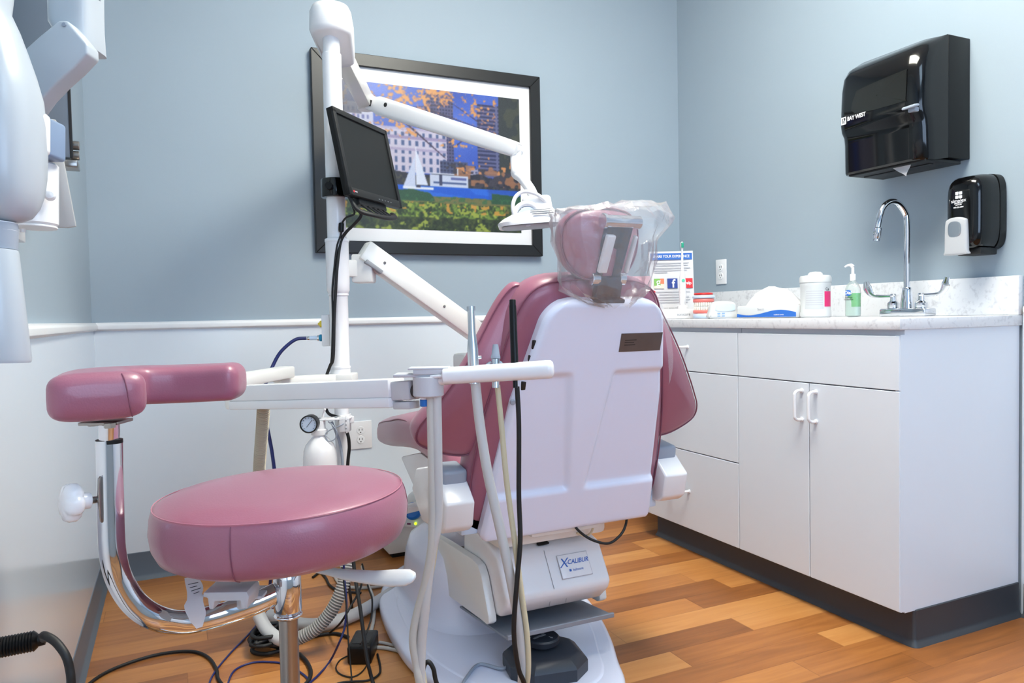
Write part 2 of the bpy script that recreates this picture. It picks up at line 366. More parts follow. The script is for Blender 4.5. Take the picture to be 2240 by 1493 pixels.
# ================================================================== CABINETS
XF, YE, Y0, YG = -.536, -1.654, -.455, -1.016
def cove_run(parent, segs, name='toe_kick'):
    b = MB()
    for (o, X, L) in segs: b.prism(bp, o, X, (0, 0, 1), L)
    return obj(name, b, M['covedark'], parent)
def dhandle(parent, c, along, out, span=.098, proj=.032, r=.0048):
    c, A, O = V(c), V(along), V(out); h = span / 2
    P = [c - A * h, c - A * h + O * proj * .6, c - A * h * .86 + O * proj * .93, c - A * h * .6 + O * proj, c + A * h * .6 + O * proj, c + A * h * .86 + O * proj * .93, c + A * h + O * proj * .6, c + A * h]
    b = MB(); b.tube(P, r, 10, 4); b.cyl(c - A * h, c - A * h + O * .004, r * 1.6); b.cyl(c + A * h, c + A * h + O * .004, r * 1.6); return obj('handle', b, M['white'], parent)
g = .0016
cu = thing('drawer_cabinet', (XF + .27, (Y0 + YG) / 2, 0), 'white laminate drawer cabinet partly hidden behind the dental chair', 'cabinet')
b = MB(); b.box((XF + .02, YG + .001, .1), (-.008, Y0, .889)); obj('body', b, M['lam'], cu)
cove_run(cu, [((XF + .062, YG, 0), (-1, 0, 0), -YG + Y0)]); b = MB(); b.box((XF + .062, YG, 0), (-.01, Y0, .1)); obj('plinth', b, M['mblack'], cu)
for k, (z0, z1, hz) in enumerate(((.105, .408, .253), (.4115, .7185, .60), (.722, .872, .815))):
    b = MB(); b.box((XF, YG + g, z0), (XF + .019, Y0 - g, z1), .0012, 1); d = obj('drawer', b, M['lam'], cu)
    dhandle(d, (XF, (Y0 + YG) / 2 + .045, hz), (0, 1, 0), (-1, 0, 0))
cb_ = thing('sink_cabinet', (XF + .27, (YE + YG) / 2, 0), 'white two-door sink cabinet with a blank top panel and dark base', 'cabinet')
b = MB(); b.box((XF + .02, YE, .1), (-.008, YG - .001, .889)); b.box((XF + .004, YE, .104), (XF + .02, YE + .016, .875)); obj('body', b, M['lam'], cb_)
cove_run(cb_, [((XF + .062, YE + .004, 0), (-1, 0, 0), YG - YE - .004), ((-.012, YE + .004, 0), (0, -1, 0), .536 - .062 - .012 + .0)])
b = MB(); b.lathe([(.0078, .1), (.0085, .1), (.0085, .02), (.0125, .010), (.021, .003), (.022, 0), (0, 0)][::-1], (XF + .062, YE + .004, 0), (0, 0, 1), 24); obj('toe_kick', b, M['covedark'], cb_)
b = MB(); b.box((XF + .062, YE + .004, 0), (-.01, YG, .1)); obj('plinth', b, M['mblack'], cb_)
b = MB(); b.box((XF, YE + .002, .722), (XF + .019, YG - g, .872), .0012, 1); obj('top_panel', b, M['lam'], cb_)
ym = -1.336
for (a, c, hy) in ((ym, YG, ym + .028), (YE, ym, ym - .028)):
    b = MB(); b.box((XF, a + g, .105), (XF + .019, c - g, .7185), .0012, 1); d = obj('door', b, M['lam'], cb_)
    dhandle(d, (XF, hy, .648), (0, 0, 1), (-1, 0, 0), .092)
# worktop
ct = thing('countertop', (-.27, -.83, .889), 'speckled white quartz worktop with backsplash over the cabinets', 'worktop')
b = MB(); b.box((XF - .006, YE - .006, .889), (-.002, -.008, .921), .0025); obj('slab', b, M['quartz'], ct)
b = MB(); b.box((-.022, YE - .006, .9212), (-.001, -.03, 1.0405), .002); b.box((XF, -.03, .9212), (-.001, -.009, 1.0405), .002); obj('backsplash', b, M['quartz'], ct)
# ================================================================== PICTURE
px0, px1, pz0, pz1, fbw = -1.8098, -.793, 1.2165, 2.0267, .05
pf = thing('framed_picture', ((px0 + px1) / 2, 0, pz0), 'large black-framed photograph of a sailboat before city buildings', 'picture')
b = MB()
for pts in ([(px0, pz0), (px1, pz0), (px1 - fbw, pz0 + fbw), (px0 + fbw, pz0 + fbw)], [(px0, pz1), (px0 + fbw, pz1 - fbw), (px1 - fbw, pz1 - fbw), (px1, pz1)],
            [(px0, pz0), (px0 + fbw, pz0 + fbw), (px0 + fbw, pz1 - fbw), (px0, pz1)], [(px1, pz0), (px1, pz1), (px1 - fbw, pz1 - fbw), (px1 - fbw, pz0 + fbw)]):
    b.prism(pts, (0, -.001, 0), (1, 0, 0), (0, 0, 1), .032, .002, 1)
obj('frame', b, M['frame'], pf)
b = MB(); b.box((px0 + .03, -.018, pz0 + .03), (px1 - .03, -.004, pz1 - .03)); obj('mat_board', b, M['matb'], pf)
ax0, ax1, az0, az1 = -1.688, -.894, 1.321, 1.919
def art():
    nx, nz = 300, 226; rng = np.random.default_rng(5)
    u = np.linspace(0, 1, nx)[None, :].repeat(nz, 0); v = np.linspace(0, 1, nz)[:, None].repeat(nx, 1)
    def noise(sx, sy, seed):
        r = np.random.default_rng(seed); gx = r.random((sy + 2, sx + 2)); x = u * sx; y = v * sy; i = x.astype(int); j = y.astype(int); fx = x - i; fy = y - j
        fx = fx * fx * (3 - 2 * fx); fy = fy * fy * (3 - 2 * fy)
        return gx[j, i] * (1 - fx) * (1 - fy) + gx[j, i + 1] * fx * (1 - fy) + gx[j + 1, i] * (1 - fx) * fy + gx[j + 1, i + 1] * fx * fy
    c = np.zeros((nz, nx, 3)); col = lambda *a: np.array(a) / 255.
    c[:] = col(66, 98, 196)
    c += ((noise(5, 4, 1) - .5) * .16)[..., None]
    def put(mask, cc, a=1.): c[mask] = c[mask] * (1 - a) + col(*cc) * a
    # towers
    def tower(a, b_, top, base, wall, win, fu, fv, dut=.6, lo=.5):
        m = (u > a) & (u < b_) & (v < top) & (v > base); put(m, wall)
        mm = m & (((u - a) * fu) % 1 < dut) & (((v) * fv) % 1 < lo); put(mm, win)
    tower(.44, .60, .97, .45, (86, 86, 128), (40, 44, 84), 60, 42, .7, .55)
    tower(.74, .87, .93, .40, (96, 100, 142), (46, 50, 92), 8, 36, .9, .5)
    put((u > .87) & (v > .30), (52, 58, 62)); put((u > .90) & (v > .55) & (noise(30, 20, 3) > .6), (70, 74, 66))
    tower(.60, .74, .46, .38, (160, 160, 190), (70, 80, 120), 40, 40, .5, .5)
    tower(.0, .56, .70, .40, (196, 190, 214), (70, 92, 140), 26, 17, .38, .62)
    put((v > .635) & (v < .655) & (u < .56), (150, 140, 180)); put((v > .695) & (v < .715) & (u < .56) & (u > .1), (178, 172, 205)); put((v > .555) & (v < .57) & (u < .56), (168, 160, 195))
    put((u < .16) & (v > .70) & (v < .86), (188, 190, 216)); put((u < .15) & (v > .72) & (v < .85) & ((u * 40) % 1 < .45) & ((v * 20) % 1 < .5), (92, 100, 160))
    tower(.52, .68, .50, .33, (76, 84, 122), (40, 46, 78), 50, 40, .6, .6)
    # tree line
    tl = .40 + .07 * noise(16, 3, 8) - .02
    put((v < tl) & (v > .29) & (u > .24), (40, 44, 60)); put((v < tl - .02) & (v > .29) & (noise(60, 50, 9) > .62), (66, 66, 62)); put((v < tl + .10 * noise(9, 3, 18)) & (v > .29) & (u > .55) & (noise(50, 40, 4) > .52), (62, 58, 72))
    put((v > .33) & (v < .48) & (u > .60) & (noise(38, 30, 12) > .60), (168, 116, 84), .8)
    # boat house
    put((u > .46) & (u < .68) & (v > .315) & (v < .40), (196, 206, 232)); put((u > .48) & (u < .67) & (v > .335) & (v < .35), (70, 90, 140)); put((u > .58) & (u < .67) & (v > .365) & (v < .385), (90, 100, 160)); put((u > .46) & (u < .60) & (v > .40) & (v < .412), (214, 220, 240)); put((u > .515) & (u < .53) & (v > .32) & (v < .40), (60, 66, 100)); put((abs(u - .62) < .003) & (v > .4) & (v < .45), (220, 224, 240))
    # river
    riv = (v < .315) & (v > .22); put(riv, (30, 90, 206)); put(riv & (noise(8, 40, 14) > .58), (48, 112, 224), .7); put(riv & (u > .8), (44, 78, 160), .5)
    # sailboat
    mast = .385
    put((u < mast + .065 * (1 - (v - .315) / .26)) & (u > mast) & (v > .318) & (v < .575), (214, 224, 246)); put((u > mast - .075 * (1 - (v - .30) / .24)) & (u < mast - .004) & (v > .305) & (v < .54), (196, 208, 238))
    put((abs(u - mast) < .0022) & (v > .29) & (v < .585), (230, 235, 250)); put((abs(u - .395) < .085) & (v > .285) & (v < .303), (226, 232, 246)); put((abs(u - .395) < .012) & (v > .30) & (v < .315), (50, 50, 80))
    # bank and hedge
    bank = (v < .235 + .015 * noise(20, 2, 22)); put(bank, (104, 104, 62)); put(bank & (v > .17), (112, 110, 70)); put((v < .265 + .03 * noise(14, 2, 30)) & (v > .205) & (noise(9, 2, 31) > .36), (44, 84, 62)); put((v > .20) & (v < .27) & bank & (noise(60, 50, 34) > .6), (58, 106, 70), .8)
    hd = v < .185 + .03 * noise(18, 2, 40); n1 = noise(110, 84, 41) * .55 + noise(44, 34, 45) * .45; n2 = noise(30, 22, 42); put(hd, (66, 86, 46)); put(hd & (n1 > .50), (92, 120, 54), .8); put(hd & (n1 > .60), (122, 150, 62), .8); put(hd & (n1 * .6 + n2 * .4 > .585), (166, 178, 74), .75); put(hd & (n1 < .38), (40, 56, 40), .85); put(hd & (v > .12) & (noise(50, 40, 43) > .74), (196, 148, 66)); put(hd & (v < .09) & (n2 < .7), (36, 44, 36), .65)
    put((u > .9) & (v < .2), (50, 60, 50), .5)
    # autumn leaves and branches over the sky
    for (a0, b0, a1, b1, wd) in ((.30, .78, .55, .52, .006), (.55, .90, .25, .83, .004), (.45, .86, .80, .74, .004), (.75, .80, .55, .95, .003), (.62, .62, .78, .80, .003), (.1, .9, .4, .84, .003)):
        t = np.clip(((u - a0) * (a1 - a0) + (v - b0) * (b1 - b0)) / ((a1 - a0) ** 2 + (b1 - b0) ** 2), 0, 1); dd = np.hypot(u - a0 - t * (a1 - a0), v - b0 - t * (b1 - b0)); put(dd < wd * (1.2 - .7 * t), (60, 50, 76))
    lf = (v > .60) & (u < .86); m1 = noise(52, 44, 51); m2 = noise(11, 9, 52)
    m3 = noise(120, 95, 53); mm = m1 * .40 + m2 * .30 + m3 * .30; put(lf & (mm > .555 + .10 * np.clip((.78 - v) * 5, 0, 1)), (170, 124, 140), .6); put(lf & (mm > .585 + .10 * np.clip((.78 - v) * 5, 0, 1)), (206, 138, 84), .75); put(lf & (mm > .65), (226, 160, 92), .85); put((v > .42) & (v < .55) & (u > .6) & (m1 > .76), (206, 140, 90)); put((u < .10) & (v > .78), (52, 54, 74), .75)
    cc = np.pad(c, ((1, 1), (1, 1), (0, 0)), 'edge'); c = sum(cc[i:i + nz, j:j + nx] * w_ for i in range(3) for j in range(3) for w_ in [(.36 if i == j == 1 else .08)]) * .97
    c = np.clip(c * .88 + (rng.random((nz, nx, 1)) - .5) * .03, 0, 1)
    P = [[(ax0 + (ax1 - ax0) * i / (nx - 1), -.0192, az0 + (az1 - az0) * j / (nz - 1)) for i in range(nx)] for j in range(nz)]
    b = MB(); bm = b.bm; A = [[bm.verts.new(p) for p in r] for r in P]
    for j in range(nz - 1):
        for i in range(nx - 1): bm.faces.new((A[j][i], A[j][i + 1], A[j + 1][i + 1], A[j + 1][i]))
    bm.verts.index_update()
    m = mat('printed_photograph', (.5, .5, .5), .35); t = NT(m); at = t.add('ShaderNodeAttribute', attribute_name='print'); t.link(at.outputs['Color'], t.b.inputs['Base Color'])
    o = obj('print', b, m, pf, smooth=False, label='colour photograph of a sailboat on a river')
    lin = np.where(c <= .04045, c / 12.92, ((c + .055) / 1.055) ** 2.4); data = np.ones((nz * nx, 4), np.float32); data[:, :3] = lin.reshape(-1, 3)
    ca = o.data.color_attributes.new('print', 'FLOAT_COLOR', 'POINT'); ca.data.foreach_set('color', data.ravel())
art()
# ================================================================== OUTLETS
def outlet(c, X, N, label, w_=.07, h_=.115):
    c, X, N = V(c), V(X), V(N); Z = V((0, 0, 1)); t = thing('wall_outlet', c, label, 'outlet')
    b = MB(); b.obox(c + N * .003, X, N, Z, w_, .006, h_, .002); obj('cover_plate', b, M['white'], t)
    for s in (1, -1):
        cc = c + Z * .0195 * s; b = MB(); b.lathe([(.0165, 0), (.0165, .0075), (.0155, .0085), (0, .0085)], cc, N, 24); r = obj('receptacle', b, M['trimw'], t)
        b = MB()
        for k in (-1, 1): b.obox(cc + X * .006 * k + Z * .003 + N * .0088, X, N, Z, .0022, .0008, .008)
        b.cyl(cc - Z * .0085 + N * .0083, cc - Z * .0085 + N * .0092, .0026, 10); obj('slots', b, M['ink'], r)
outlet((0, -.313, 1.134), (0, 1, 0), (-1, 0, 0), 'white wall outlet above the quartz worktop backsplash')
outlet((-1.648, -.006, .467), (1, 0, 0), (0, -1, 0), 'white outlet plate low on the wainscot behind the chair seat', .095)
# ================================================================== TOWEL DISPENSER
yn, yf = -1.495, -1.19
td = thing('paper_towel_dispenser', (0, (yn + yf) / 2, 1.42), 'large glossy black paper towel dispenser on the right wall', 'towel dispenser')
prof = [(0, 1.803), (-.105, 1.803), (-.15, 1.796), (-.205, 1.765), (-.228, 1.735), (-.2365, 1.69), (-.241, 1.62), (-.243, 1.575), (-.238, 1.552), (-.227, 1.535), (-.224, 1.51), (-.222, 1.415), (-.216, 1.409), (0, 1.421)]
def yprism(pr_, y0, y1, bev, m, name, par):
    b = MB(); b.prism([(p[0], p[1]) for p in pr_], (0, y1, 0), (1, 0, 0), (0, 0, 1), y1 - y0, bev, 3, 40); return obj(name, b, m, par)
back = [p for p in prof if p[0] > -.107] ; back = [(0, 1.803), (-.104, 1.803), (-.104, 1.419), (0, 1.421)]
yprism(back, yn, yf, .003, M['black'], 'back_case', td)
front = [(-.1065, 1.803), (-.15, 1.796), (-.205, 1.765), (-.228, 1.735), (-.2365, 1.69), (-.241, 1.62), (-.243, 1.575), (-.238, 1.552), (-.227, 1.535), (-.224, 1.51), (-.222, 1.415), (-.216, 1.409), (-.1065, 1.419)]
b = MB(); sec = []
for k, (yy, ins) in enumerate(((yn, .0), (yn, .052), (yn + .003, .034), (yn + .012, .018), (yn + .028, .006), (yn + .05, 0), (yf - .03, 0), (yf - .014, .005), (yf - .003, .014), (yf, .03))):
    if k == 0: continue
    r = []
    for (x, z) in front:
        f = min(1, max(0, (-x - .12) / .1)); r.append(V((x + ins * f, yy, z - (ins * .35 if z > 1.7 and x < -.12 else 0))))
    sec.append(r)
b.loft(sec); obj('front_cover', b, M['gblack'], td, ang=38)
b = MB(); N = 9; fx_ = lambda z: -.2365 - .0045 * (1.69 - z) / .07 if z > 1.62 else -.241 - .002 * (1.62 - z) / .045
wo_p = smooth2([(-.085, -.036), (.095, -.046), (.105, -.04), (.105, .046), (.095, .052), (-.06, .040), (-.085, .025)], 4)
b.grid([[(fx_(1.640 + v * q) - .0009, yf - .155 - u * q, 1.640 + v * q) for u, v in wo_p + wo_p[:1]] for q in (1, .8, .6, .4, .2, .02)])
smk = mat('smoked_window', (.085, .078, .05), .12, coat=.5); obj('window_panel', b, smk, td, label='smoky brown see-through window')
b = MB(); b.obox((-.243, yn + .028, 1.5705), (1, -.1, .15), (.1, 1, 0), (0, 0, 1), .022, .05, .009, .004); b.obox((-.232, yn + .026, 1.562), (1, 0, 0), (0, 1, 0), (0, 0, 1), .02, .025, .014, .003); obj('lever', b, M['greyp'], td)
b = MB(); b.box((-.2, yn + .01, 1.405), (-.03, yf - .01, 1.416), .002); b.box((-.15, yn + .03, 1.402), (-.135, yf - .03, 1.408)); obj('feed_slot', b, M['mblack'], td)
b = MB(); b.grid([[(-.19 + .003 * math.sin(i), yn + .065 + .085 * (j / 6) * (1 - i / 7) + .02 * i / 7, 1.415 - .045 * i / 6 + .01 * (j / 6) * (i / 6)) for j in range(7)] for i in range(7)], .0008); obj('paper_tail', b, M['paper'], td)
LX = (0, -1, 0); lz = (.0, 0, 1)
b = MB(); b.prism([(-.010, -.0125), (.0085, -.0125), (.010, -.0095), (.010, .0095), (.0085, .0125), (-.010, .0125)], (-.2438, yf - .028, 1.588), (0, -1, 0), (0.03, 0, 1), .0008); obj('logo', b, M['wt'], td)
b = MB()
for q in ([(-.0062, -.0085), (-.0032, -.0085), (-.0032, .0085), (-.0062, .0085)], [(0, -.0085), (.003, -.0085), (.003, -.0015), (.007, .0015), (.007, .0085), (0, .0085), (0, .0047), (.003, .0047), (.003, .0023), (0, 0)]): b.prism(q, (-.2448, yf - .028, 1.588), (0, -1, 0), (0.03, 0, 1), .0004)
obj('logo_mark', b, M['gblack'], td)
text('BAY WEST', .0190, (-.2446, yf - .079, 1.590), (0, -1, 0), (.03, 0, 1), M['wt'], td, bold=.0005, sx=.80)
# ================================================================== SOAP DISPENSER
sy0, sy1 = -1.612, -1.488
sd = thing('wall_soap_dispenser', (0, (sy0 + sy1) / 2, 1.12), 'small black wall soap dispenser with a white push lever', 'soap dispenser')
b = MB(); ym_ = (sy0 + sy1) / 2; hw = (sy1 - sy0) / 2
b.loft([[V((p.x, p.y, p.z)) for p in ring((x, ym_, zc), (0, 1, 0), (0, 0, 1), hw * a, hz, 40, 5)] for x, a, zc, hz in ((-.001, .97, 1.241, .113), (-.004, 1, 1.241, .117), (-.034, 1, 1.241, .117))]); obj('back_plate', b, M['black'], sd)
b = MB(); b.loft([ring((x, ym_, zc), (0, 1, 0), (0, 0, 1), hw * a, hz, 40, 4.5) for x, a, zc, hz in ((-.0355, .985, 1.241, .1165), (-.07, .97, 1.241, .115), (-.1, .92, 1.238, .112), (-.115, .82, 1.236, .106), (-.122, .66, 1.234, .095), (-.124, .4, 1.234, .07))]); obj('front_cover', b, M['gblack'], sd, ang=50)
b = MB(); lev = [(-.034, -.062), (.034, -.062), (.037, -.05), (.035, .03), (.028, .048), (0, .054), (-.028, .048), (-.035, .03), (-.037, -.05)]
b.pad(smooth2(lev, 3), lambda u, v, w_: V((-.127 - w_ - .004 * (1 - (u / .04) ** 2), ym_ + .012 - u, 1.172 + v)), .016, .006, .001); lv = obj('push_lever', b, M['levgrey'], sd, ang=60)
b = MB(); b.pad(smooth2([(-.017, -.02), (.017, -.02), (.017, .02), (-.017, .02)], 5), lambda u, v, w_: V((-.1395 - w_ * .5, ym_ + .012 - u, 1.188 + v)), .004, .002); obj('lever_window', b, M['alu'], lv)
b = MB(); b.box((-.1, ym_ - .045, 1.108), (-.02, ym_ + .03, 1.13), .004); obj('nozzle_block', b, M['mblack'], sd)
sgn = V((-.1252, ym_ + .008, 0))
b = MB()
for i in (-1, 1):
    for j in (-1, 1): b.obox((-.1246, ym_ + .008 + i * .0058, 1.2935 + j * .0058), (0, 1, 0), (0, 0, 1), (1, 0, 0), .0095, .0095, .001, .0015)
obj('logo', b, M['wt'], sd)
for s, z, sz in (('simplex', 1.276, .0155), ('JANITORIAL', 1.2685, .005), ('SUPPLIES', 1.2635, .005), ('800-222-3001', 1.256, .0058)): text(s, sz, (-.1253, ym_ + .008, z), (0, -1, 0), (0, 0, 1), M['wt'], sd, bold=.0001)
# ================================================================== ON THE WORKTOP
TZ = .9212
# faucet
fp = PX(1984, 684, -.105); fy = fp.y
fa = thing('sink_faucet', (-.105, fy, TZ), 'chrome gooseneck faucet with two wing lever handles', 'faucet')
b = MB(); b.box((-.135, fy - .085, TZ), (-.075, fy + .085, TZ + .026), .006, 3); obj('base_plate', b, M['chrome'], fa)
b = MB(); b.lathe([(.020, 0), (.0195, .02), (.015, .06), (.0135, .068), (.0125, .07)], (-.105, fy, TZ + .026), (0, 0, 1), 24)
hz = TZ + .31
b.tube([(-.105, fy, TZ + .08), (-.105, fy, TZ + .18), (-.105, fy, hz), (-.112, fy + .002, hz + .035), (-.14, fy + .006, hz + .064), (-.172, fy + .010, hz + .068), (-.202, fy + .014, hz + .048), (-.218, fy + .016, hz + .01), (-.225, fy + .017, hz - .03)], .0105, 16, 6)
obj('spout', b, M['chrome'], fa, ang=60)
b = MB(); b.lathe([(.010, 0), (.0135, .004), (.0135, .032), (.011, .036), (.011, .046), (0, .046)], (-.2225, fy + .0167, hz - .016), (-.16, .03, -1), 20); obj('aerator', b, M['chrome'], fa)
for s in (1, -1):
    y0 = fy + s * .052
    b = MB(); b.lathe([(.0185, 0), (.0195, .004), (.0195, .018), (.016, .022), (.011, .026), (.009, .04), (.011, .044), (.009, .05), (0, .051)], (-.105, y0, TZ + .026), (0, 0, 1), 16); kn = obj('valve', b, M['chrome'], fa)
    b = MB(); P = [(-.105, y0, TZ + .069), (-.108, y0 + s * .03, TZ + .069), (-.112, y0 + s * .065, TZ + .071), (-.115, y0 + s * .083, TZ + .082), (-.117, y0 + s * .093, TZ + .100), (-.118, y0 + s * .098, TZ + .122)]
    b.tube(P, [.0055, .005, .006, .012, .0165, .009], 14, 6, flat=.34, side=(1, 0, 0)); obj('lever_handle', b, M['chrome'], fa, ang=60)
# soap bottle
p = PX(1866, 686, -.20); sb_ = thing('hand_soap_bottle', (p.x, p.y, TZ), 'clear pump soap bottle half full of green liquid', 'soap bottle')
cx, cy = p.x, p.y; E1, E2 = V((.25, -.97, 0)), V((.97, .25, 0)); o = V((cx, cy, TZ))
def body(r0, prof, m, name, par, pw=3.2, a=.0245, bb=.017):
    b = MB(); b.loft([ring(o + V((0, 0, z)), E1, E2, a * k, bb * k, 32, pw) for k, z in prof]); return obj(name, b, m, par, ang=50)
body(0, [(.6, .0), (.96, .003), (1, .01), (1, .085), (.95, .1), (.72, .113), (.42, .12), (.40, .128)], M['clear'], 'bottle', sb_)
body(0, [(.6, .003), (.9, .005), (.94, .012), (.94, .05), (.93, .066)], mat('pale_soap', (.80, .90, .86), .2), 'soap', sb_)
b = MB(); b.loft([ring(o + V((0, 0, z)) + E1 * .004, E1, E2, .0195, .016, 28, 3.2) for z in (.035, .082)]); obj('green_label', b, M['green'], sb_)
b = MB(); b.cyl(o + V((0, 0, .124)), o + V((0, 0, .148)), .0095); b.cyl(o + V((0, 0, .148)), o + V((0, 0, .172)), .005); b.tube([o + V((0, 0, .172)), o + V((0, 0, .178)) - E1 * .005, o + V((0, 0, .179)) - E1 * .018, o + V((0, 0, .174)) - E1 * .028], [.007, .006, .004, .003], 10); obj('pump', b, M['white'], sb_)
b = MB(); b.lathe([(.0001, 0), (.0125, .0), (.0125, .001), (.0001, .001)], o + V((0, 0, .083)) - E2 * .0175 - E1 * .008, -E2, 24, .8, (0, 0, 1)); obj('logo', b, M['bluebar'], sb_)
text('Dial', .0155, o + V((0, 0, .0832)) - E2 * .0188 - E1 * .008, E1, (0, 0, 1), M['wt'], sb_, bold=.0003)
for s, z in (('hand soap', .067), ('antibacterial', .060)): text(s, .0062, o + V((0, 0, z)) - E2 * .0176 - E1 * .006, E1, (0, 0, 1), M['ink'], sb_)
# wipes canister
p = PX(1784, 690, -.24); o = V((p.x, p.y, TZ)); wc = thing('wipes_canister', o, 'white cylindrical wipes canister with a domed lid beside the soap', 'canister')
b = MB(); b.lathe([(0, 0), (.049, 0), (.0525, .004), (.0525, .018), (.0505, .022), (.0505, .108), (.0525, .112), (.0525, .124)], o, (0, 0, 1), 40); obj('body', b, M['white2'], wc)
b = MB(); b.lathe([(.054, .1245), (.054, .142), (.050, .149), (.026, .1515), (.0235, .158), (.018, .1625), (0, .164)], o, (0, 0, 1), 40); obj('lid', b, M['white2'], wc)
def wrap(o, r, a0, a1, z0, z1, m, name, par, n=10):
    b = MB(); b.grid([[o + V((r * math.cos(a0 + (a1 - a0) * j / n), r * math.sin(a0 + (a1 - a0) * j / n), z)) for j in range(n + 1)] for z in (z0, z1)]); return obj(name, b, m, par)
av = math.atan2(CAM.y - o.y, CAM.x - o.x)
wrap(o, .0509, av + .62, av + 1.35, .038, .092, M['magenta'], 'pink_label', wc)
wrap(o, .0508, av - .75, av + .55, .03, .10, mat('canister_label', (.78, .79, .80), .5), 'paper_label', wc)
def onr(a, z, r=.0512): return o + V((r * math.cos(a), r * math.sin(a), z))
def tdir(a): return V((-math.sin(a), math.cos(a), 0))
text('Ca', .014, onr(av + .86, .0995), tdir(av + .8), (0, 0, 1), M['ink'], wc); 
b = MB()
for k in range(7):
    for (a0, a1) in ((-.65, .48),):
        n = 6; z = .092 - k * .008; b.grid([[o + V((.0511 * math.cos(av + a0 + (a1 - a0) * j / n), .0511 * math.sin(av + a0 + (a1 - a0) * j / n), zz)) for j in range(n + 1)] for zz in (z, z + .0022)])
obj('printed_lines', b, M['greyink'], wc)
# towel pack
pA = PX(1612, 697, -.36); pB = PX(1742, 693, -.30); X = (pB - pA); X.z = 0; Lp = X.length; X.normalize(); Yb = V((-X.y, X.x, 0)); Yb = Yb if Yb.x > 0 else -Yb
o = V((pA.x, pA.y, TZ)); tp = thing('paper_towel_pack', o + X * Lp / 2, 'low white paper towel pack with a blue wave, leaning open', 'paper pack')
b = MB(); b.obox(o + X * Lp / 2 + Yb * .055 + V((0, 0, .024)), X, Yb, (0, 0, 1), Lp, .11, .047, .006); obj('wrapper', b, M['white2'], tp)
b = MB(); n = 24; top = lambda t: .020 - .009 * math.sin(t * 2 * PI * .95 + .3) * (1 if t < .55 else 1.1)
b.grid([[o + X * (Lp * (.003 + .994 * j / n)) - Yb * .0006 + V((0, 0, .004 + (top(j / n) - .004) * k / 3)) for j in range(n + 1)] for k in range(4)]); obj('blue_wave', b, M['bluebar'], tp)
b = MB(); rngl = random.Random(3); nn = 9
G = [[o + X * (Lp * (.12 + .86 * j / nn)) + Yb * (.01 + .09 * i / nn) + V((0, 0, .046 + (0 if i in (0, nn) or j in (0, nn) else 1) * .072 * max(0, math.sin(PI * min(1, (j + .6) / nn))) ** .7 * (.45 + .55 * math.sin(PI * (i + .5) / (nn + 1))) + rngl.uniform(-.005, .005))) for j in range(nn + 1)] for i in range(nn + 1)]
b.grid(G, .001); obj('loose_towels', b, M['paper'], tp, ang=15)
text('Scott', .0135, o + X * Lp * .42 - Yb * .0012 + V((0, 0, .033)), X, (0, 0, 1), M['greyink'], tp)
text('multifold towels', .0062, o + X * Lp * .72 - Yb * .0012 + V((0, 0, .012)), X, (0, 0, 1), M['wt'], tp)
# floss container
p = PX(1581, 696, -.36); o = V((p.x, p.y, TZ)); VX = V((.91, -.41, 0)); VY = V((.41, .91, 0))
fc = thing('floss_container', o, 'small white rounded container with pale blue face beside the towel pack', 'container')
b = MB(); b.pad(smooth2([(-.055, 0), (.055, 0), (.056, .03), (.045, .06), (.02, .068), (-.03, .068), (-.05, .055), (-.057, .03)], 4), lambda u, v, w_: o + VX * u + V((0, 0, v)) - VY * w_, .045, .012, .001); obj('case', b, M['white2'], fc, ang=60)
b = MB(); b.pad(smooth2([(-.03, .03), (.035, .03), (.04, .045), (.03, .059), (-.02, .059), (-.034, .046)], 4), lambda u, v, w_: o + VX * u + V((0, 0, v)) - VY * (.024 + w_), .003, .0012); obj('face', b, M['ice'], fc)
b = MB()
for i in (0, 1):
    for j in (0, 1): b.obox(o + VX * (-.022 + i * .018) + V((0, 0, .010 + j * .010)) - VY * .0238, VX, VY, (0, 0, 1), .011, .001, .005)
obj('blue_marks', b, mat('pale_blue_print', (.55, .68, .85), .5), fc)
# teeth model
p = PX(1541, 694, -.33); o = V((p.x, p.y, TZ)); tm = thing('teeth_model', o, 'dental teeth model with red and pink gums on the worktop', 'teeth model')
def arch(name, z0, h, m, par, r=.036, w_=.013, n=22, p0=.9):
    b = MB(); rg = []
    for i in range(n + 1):
        a = PI * (i / n); c = o - VX * math.cos(a) * r - VY * (math.sin(a) * r * 1.15 - .015) + V((0, 0, z0 + h / 2)); N = (VX * -math.cos(a) - VY * math.sin(a)); rg.append(ring(c, N, (0, 0, 1), w_ * .6, h / 2, 12, 3))
    b.loft(rg); return obj(name, b, m, par, ang=60)
arch('lower_base', 0, .022, M['ice'], tm); arch('lower_gum', .020, .016, M['gum'], tm); arch('upper_gum', .066, .017, M['gum'], tm); arch('upper_base', .083, .014, M['ice'], tm, .037, .016); arch('upper_plate', .097, .010, M['redgum'], tm, .03, .016)
def teeth(z0, h, name):
    b = MB()
    for k in range(13):
        a = PI * (k + .5) / 13; c = o - VX * math.cos(a) * .0375 - VY * (math.sin(a) * .0375 * 1.15 - .015) + V((0, 0, z0 + h / 2)); N = (VX * -math.cos(a) - VY * math.sin(a)); T = N.cross(V((0, 0, 1)))
        b.obox(c, T, N, (0, 0, 1), .0078, .008, h, .0025, 2)
    obj(name, b, M['tooth'], tm, ang=60)
teeth(.034, .016, 'lower_teeth'); teeth(.051, .017, 'upper_teeth')
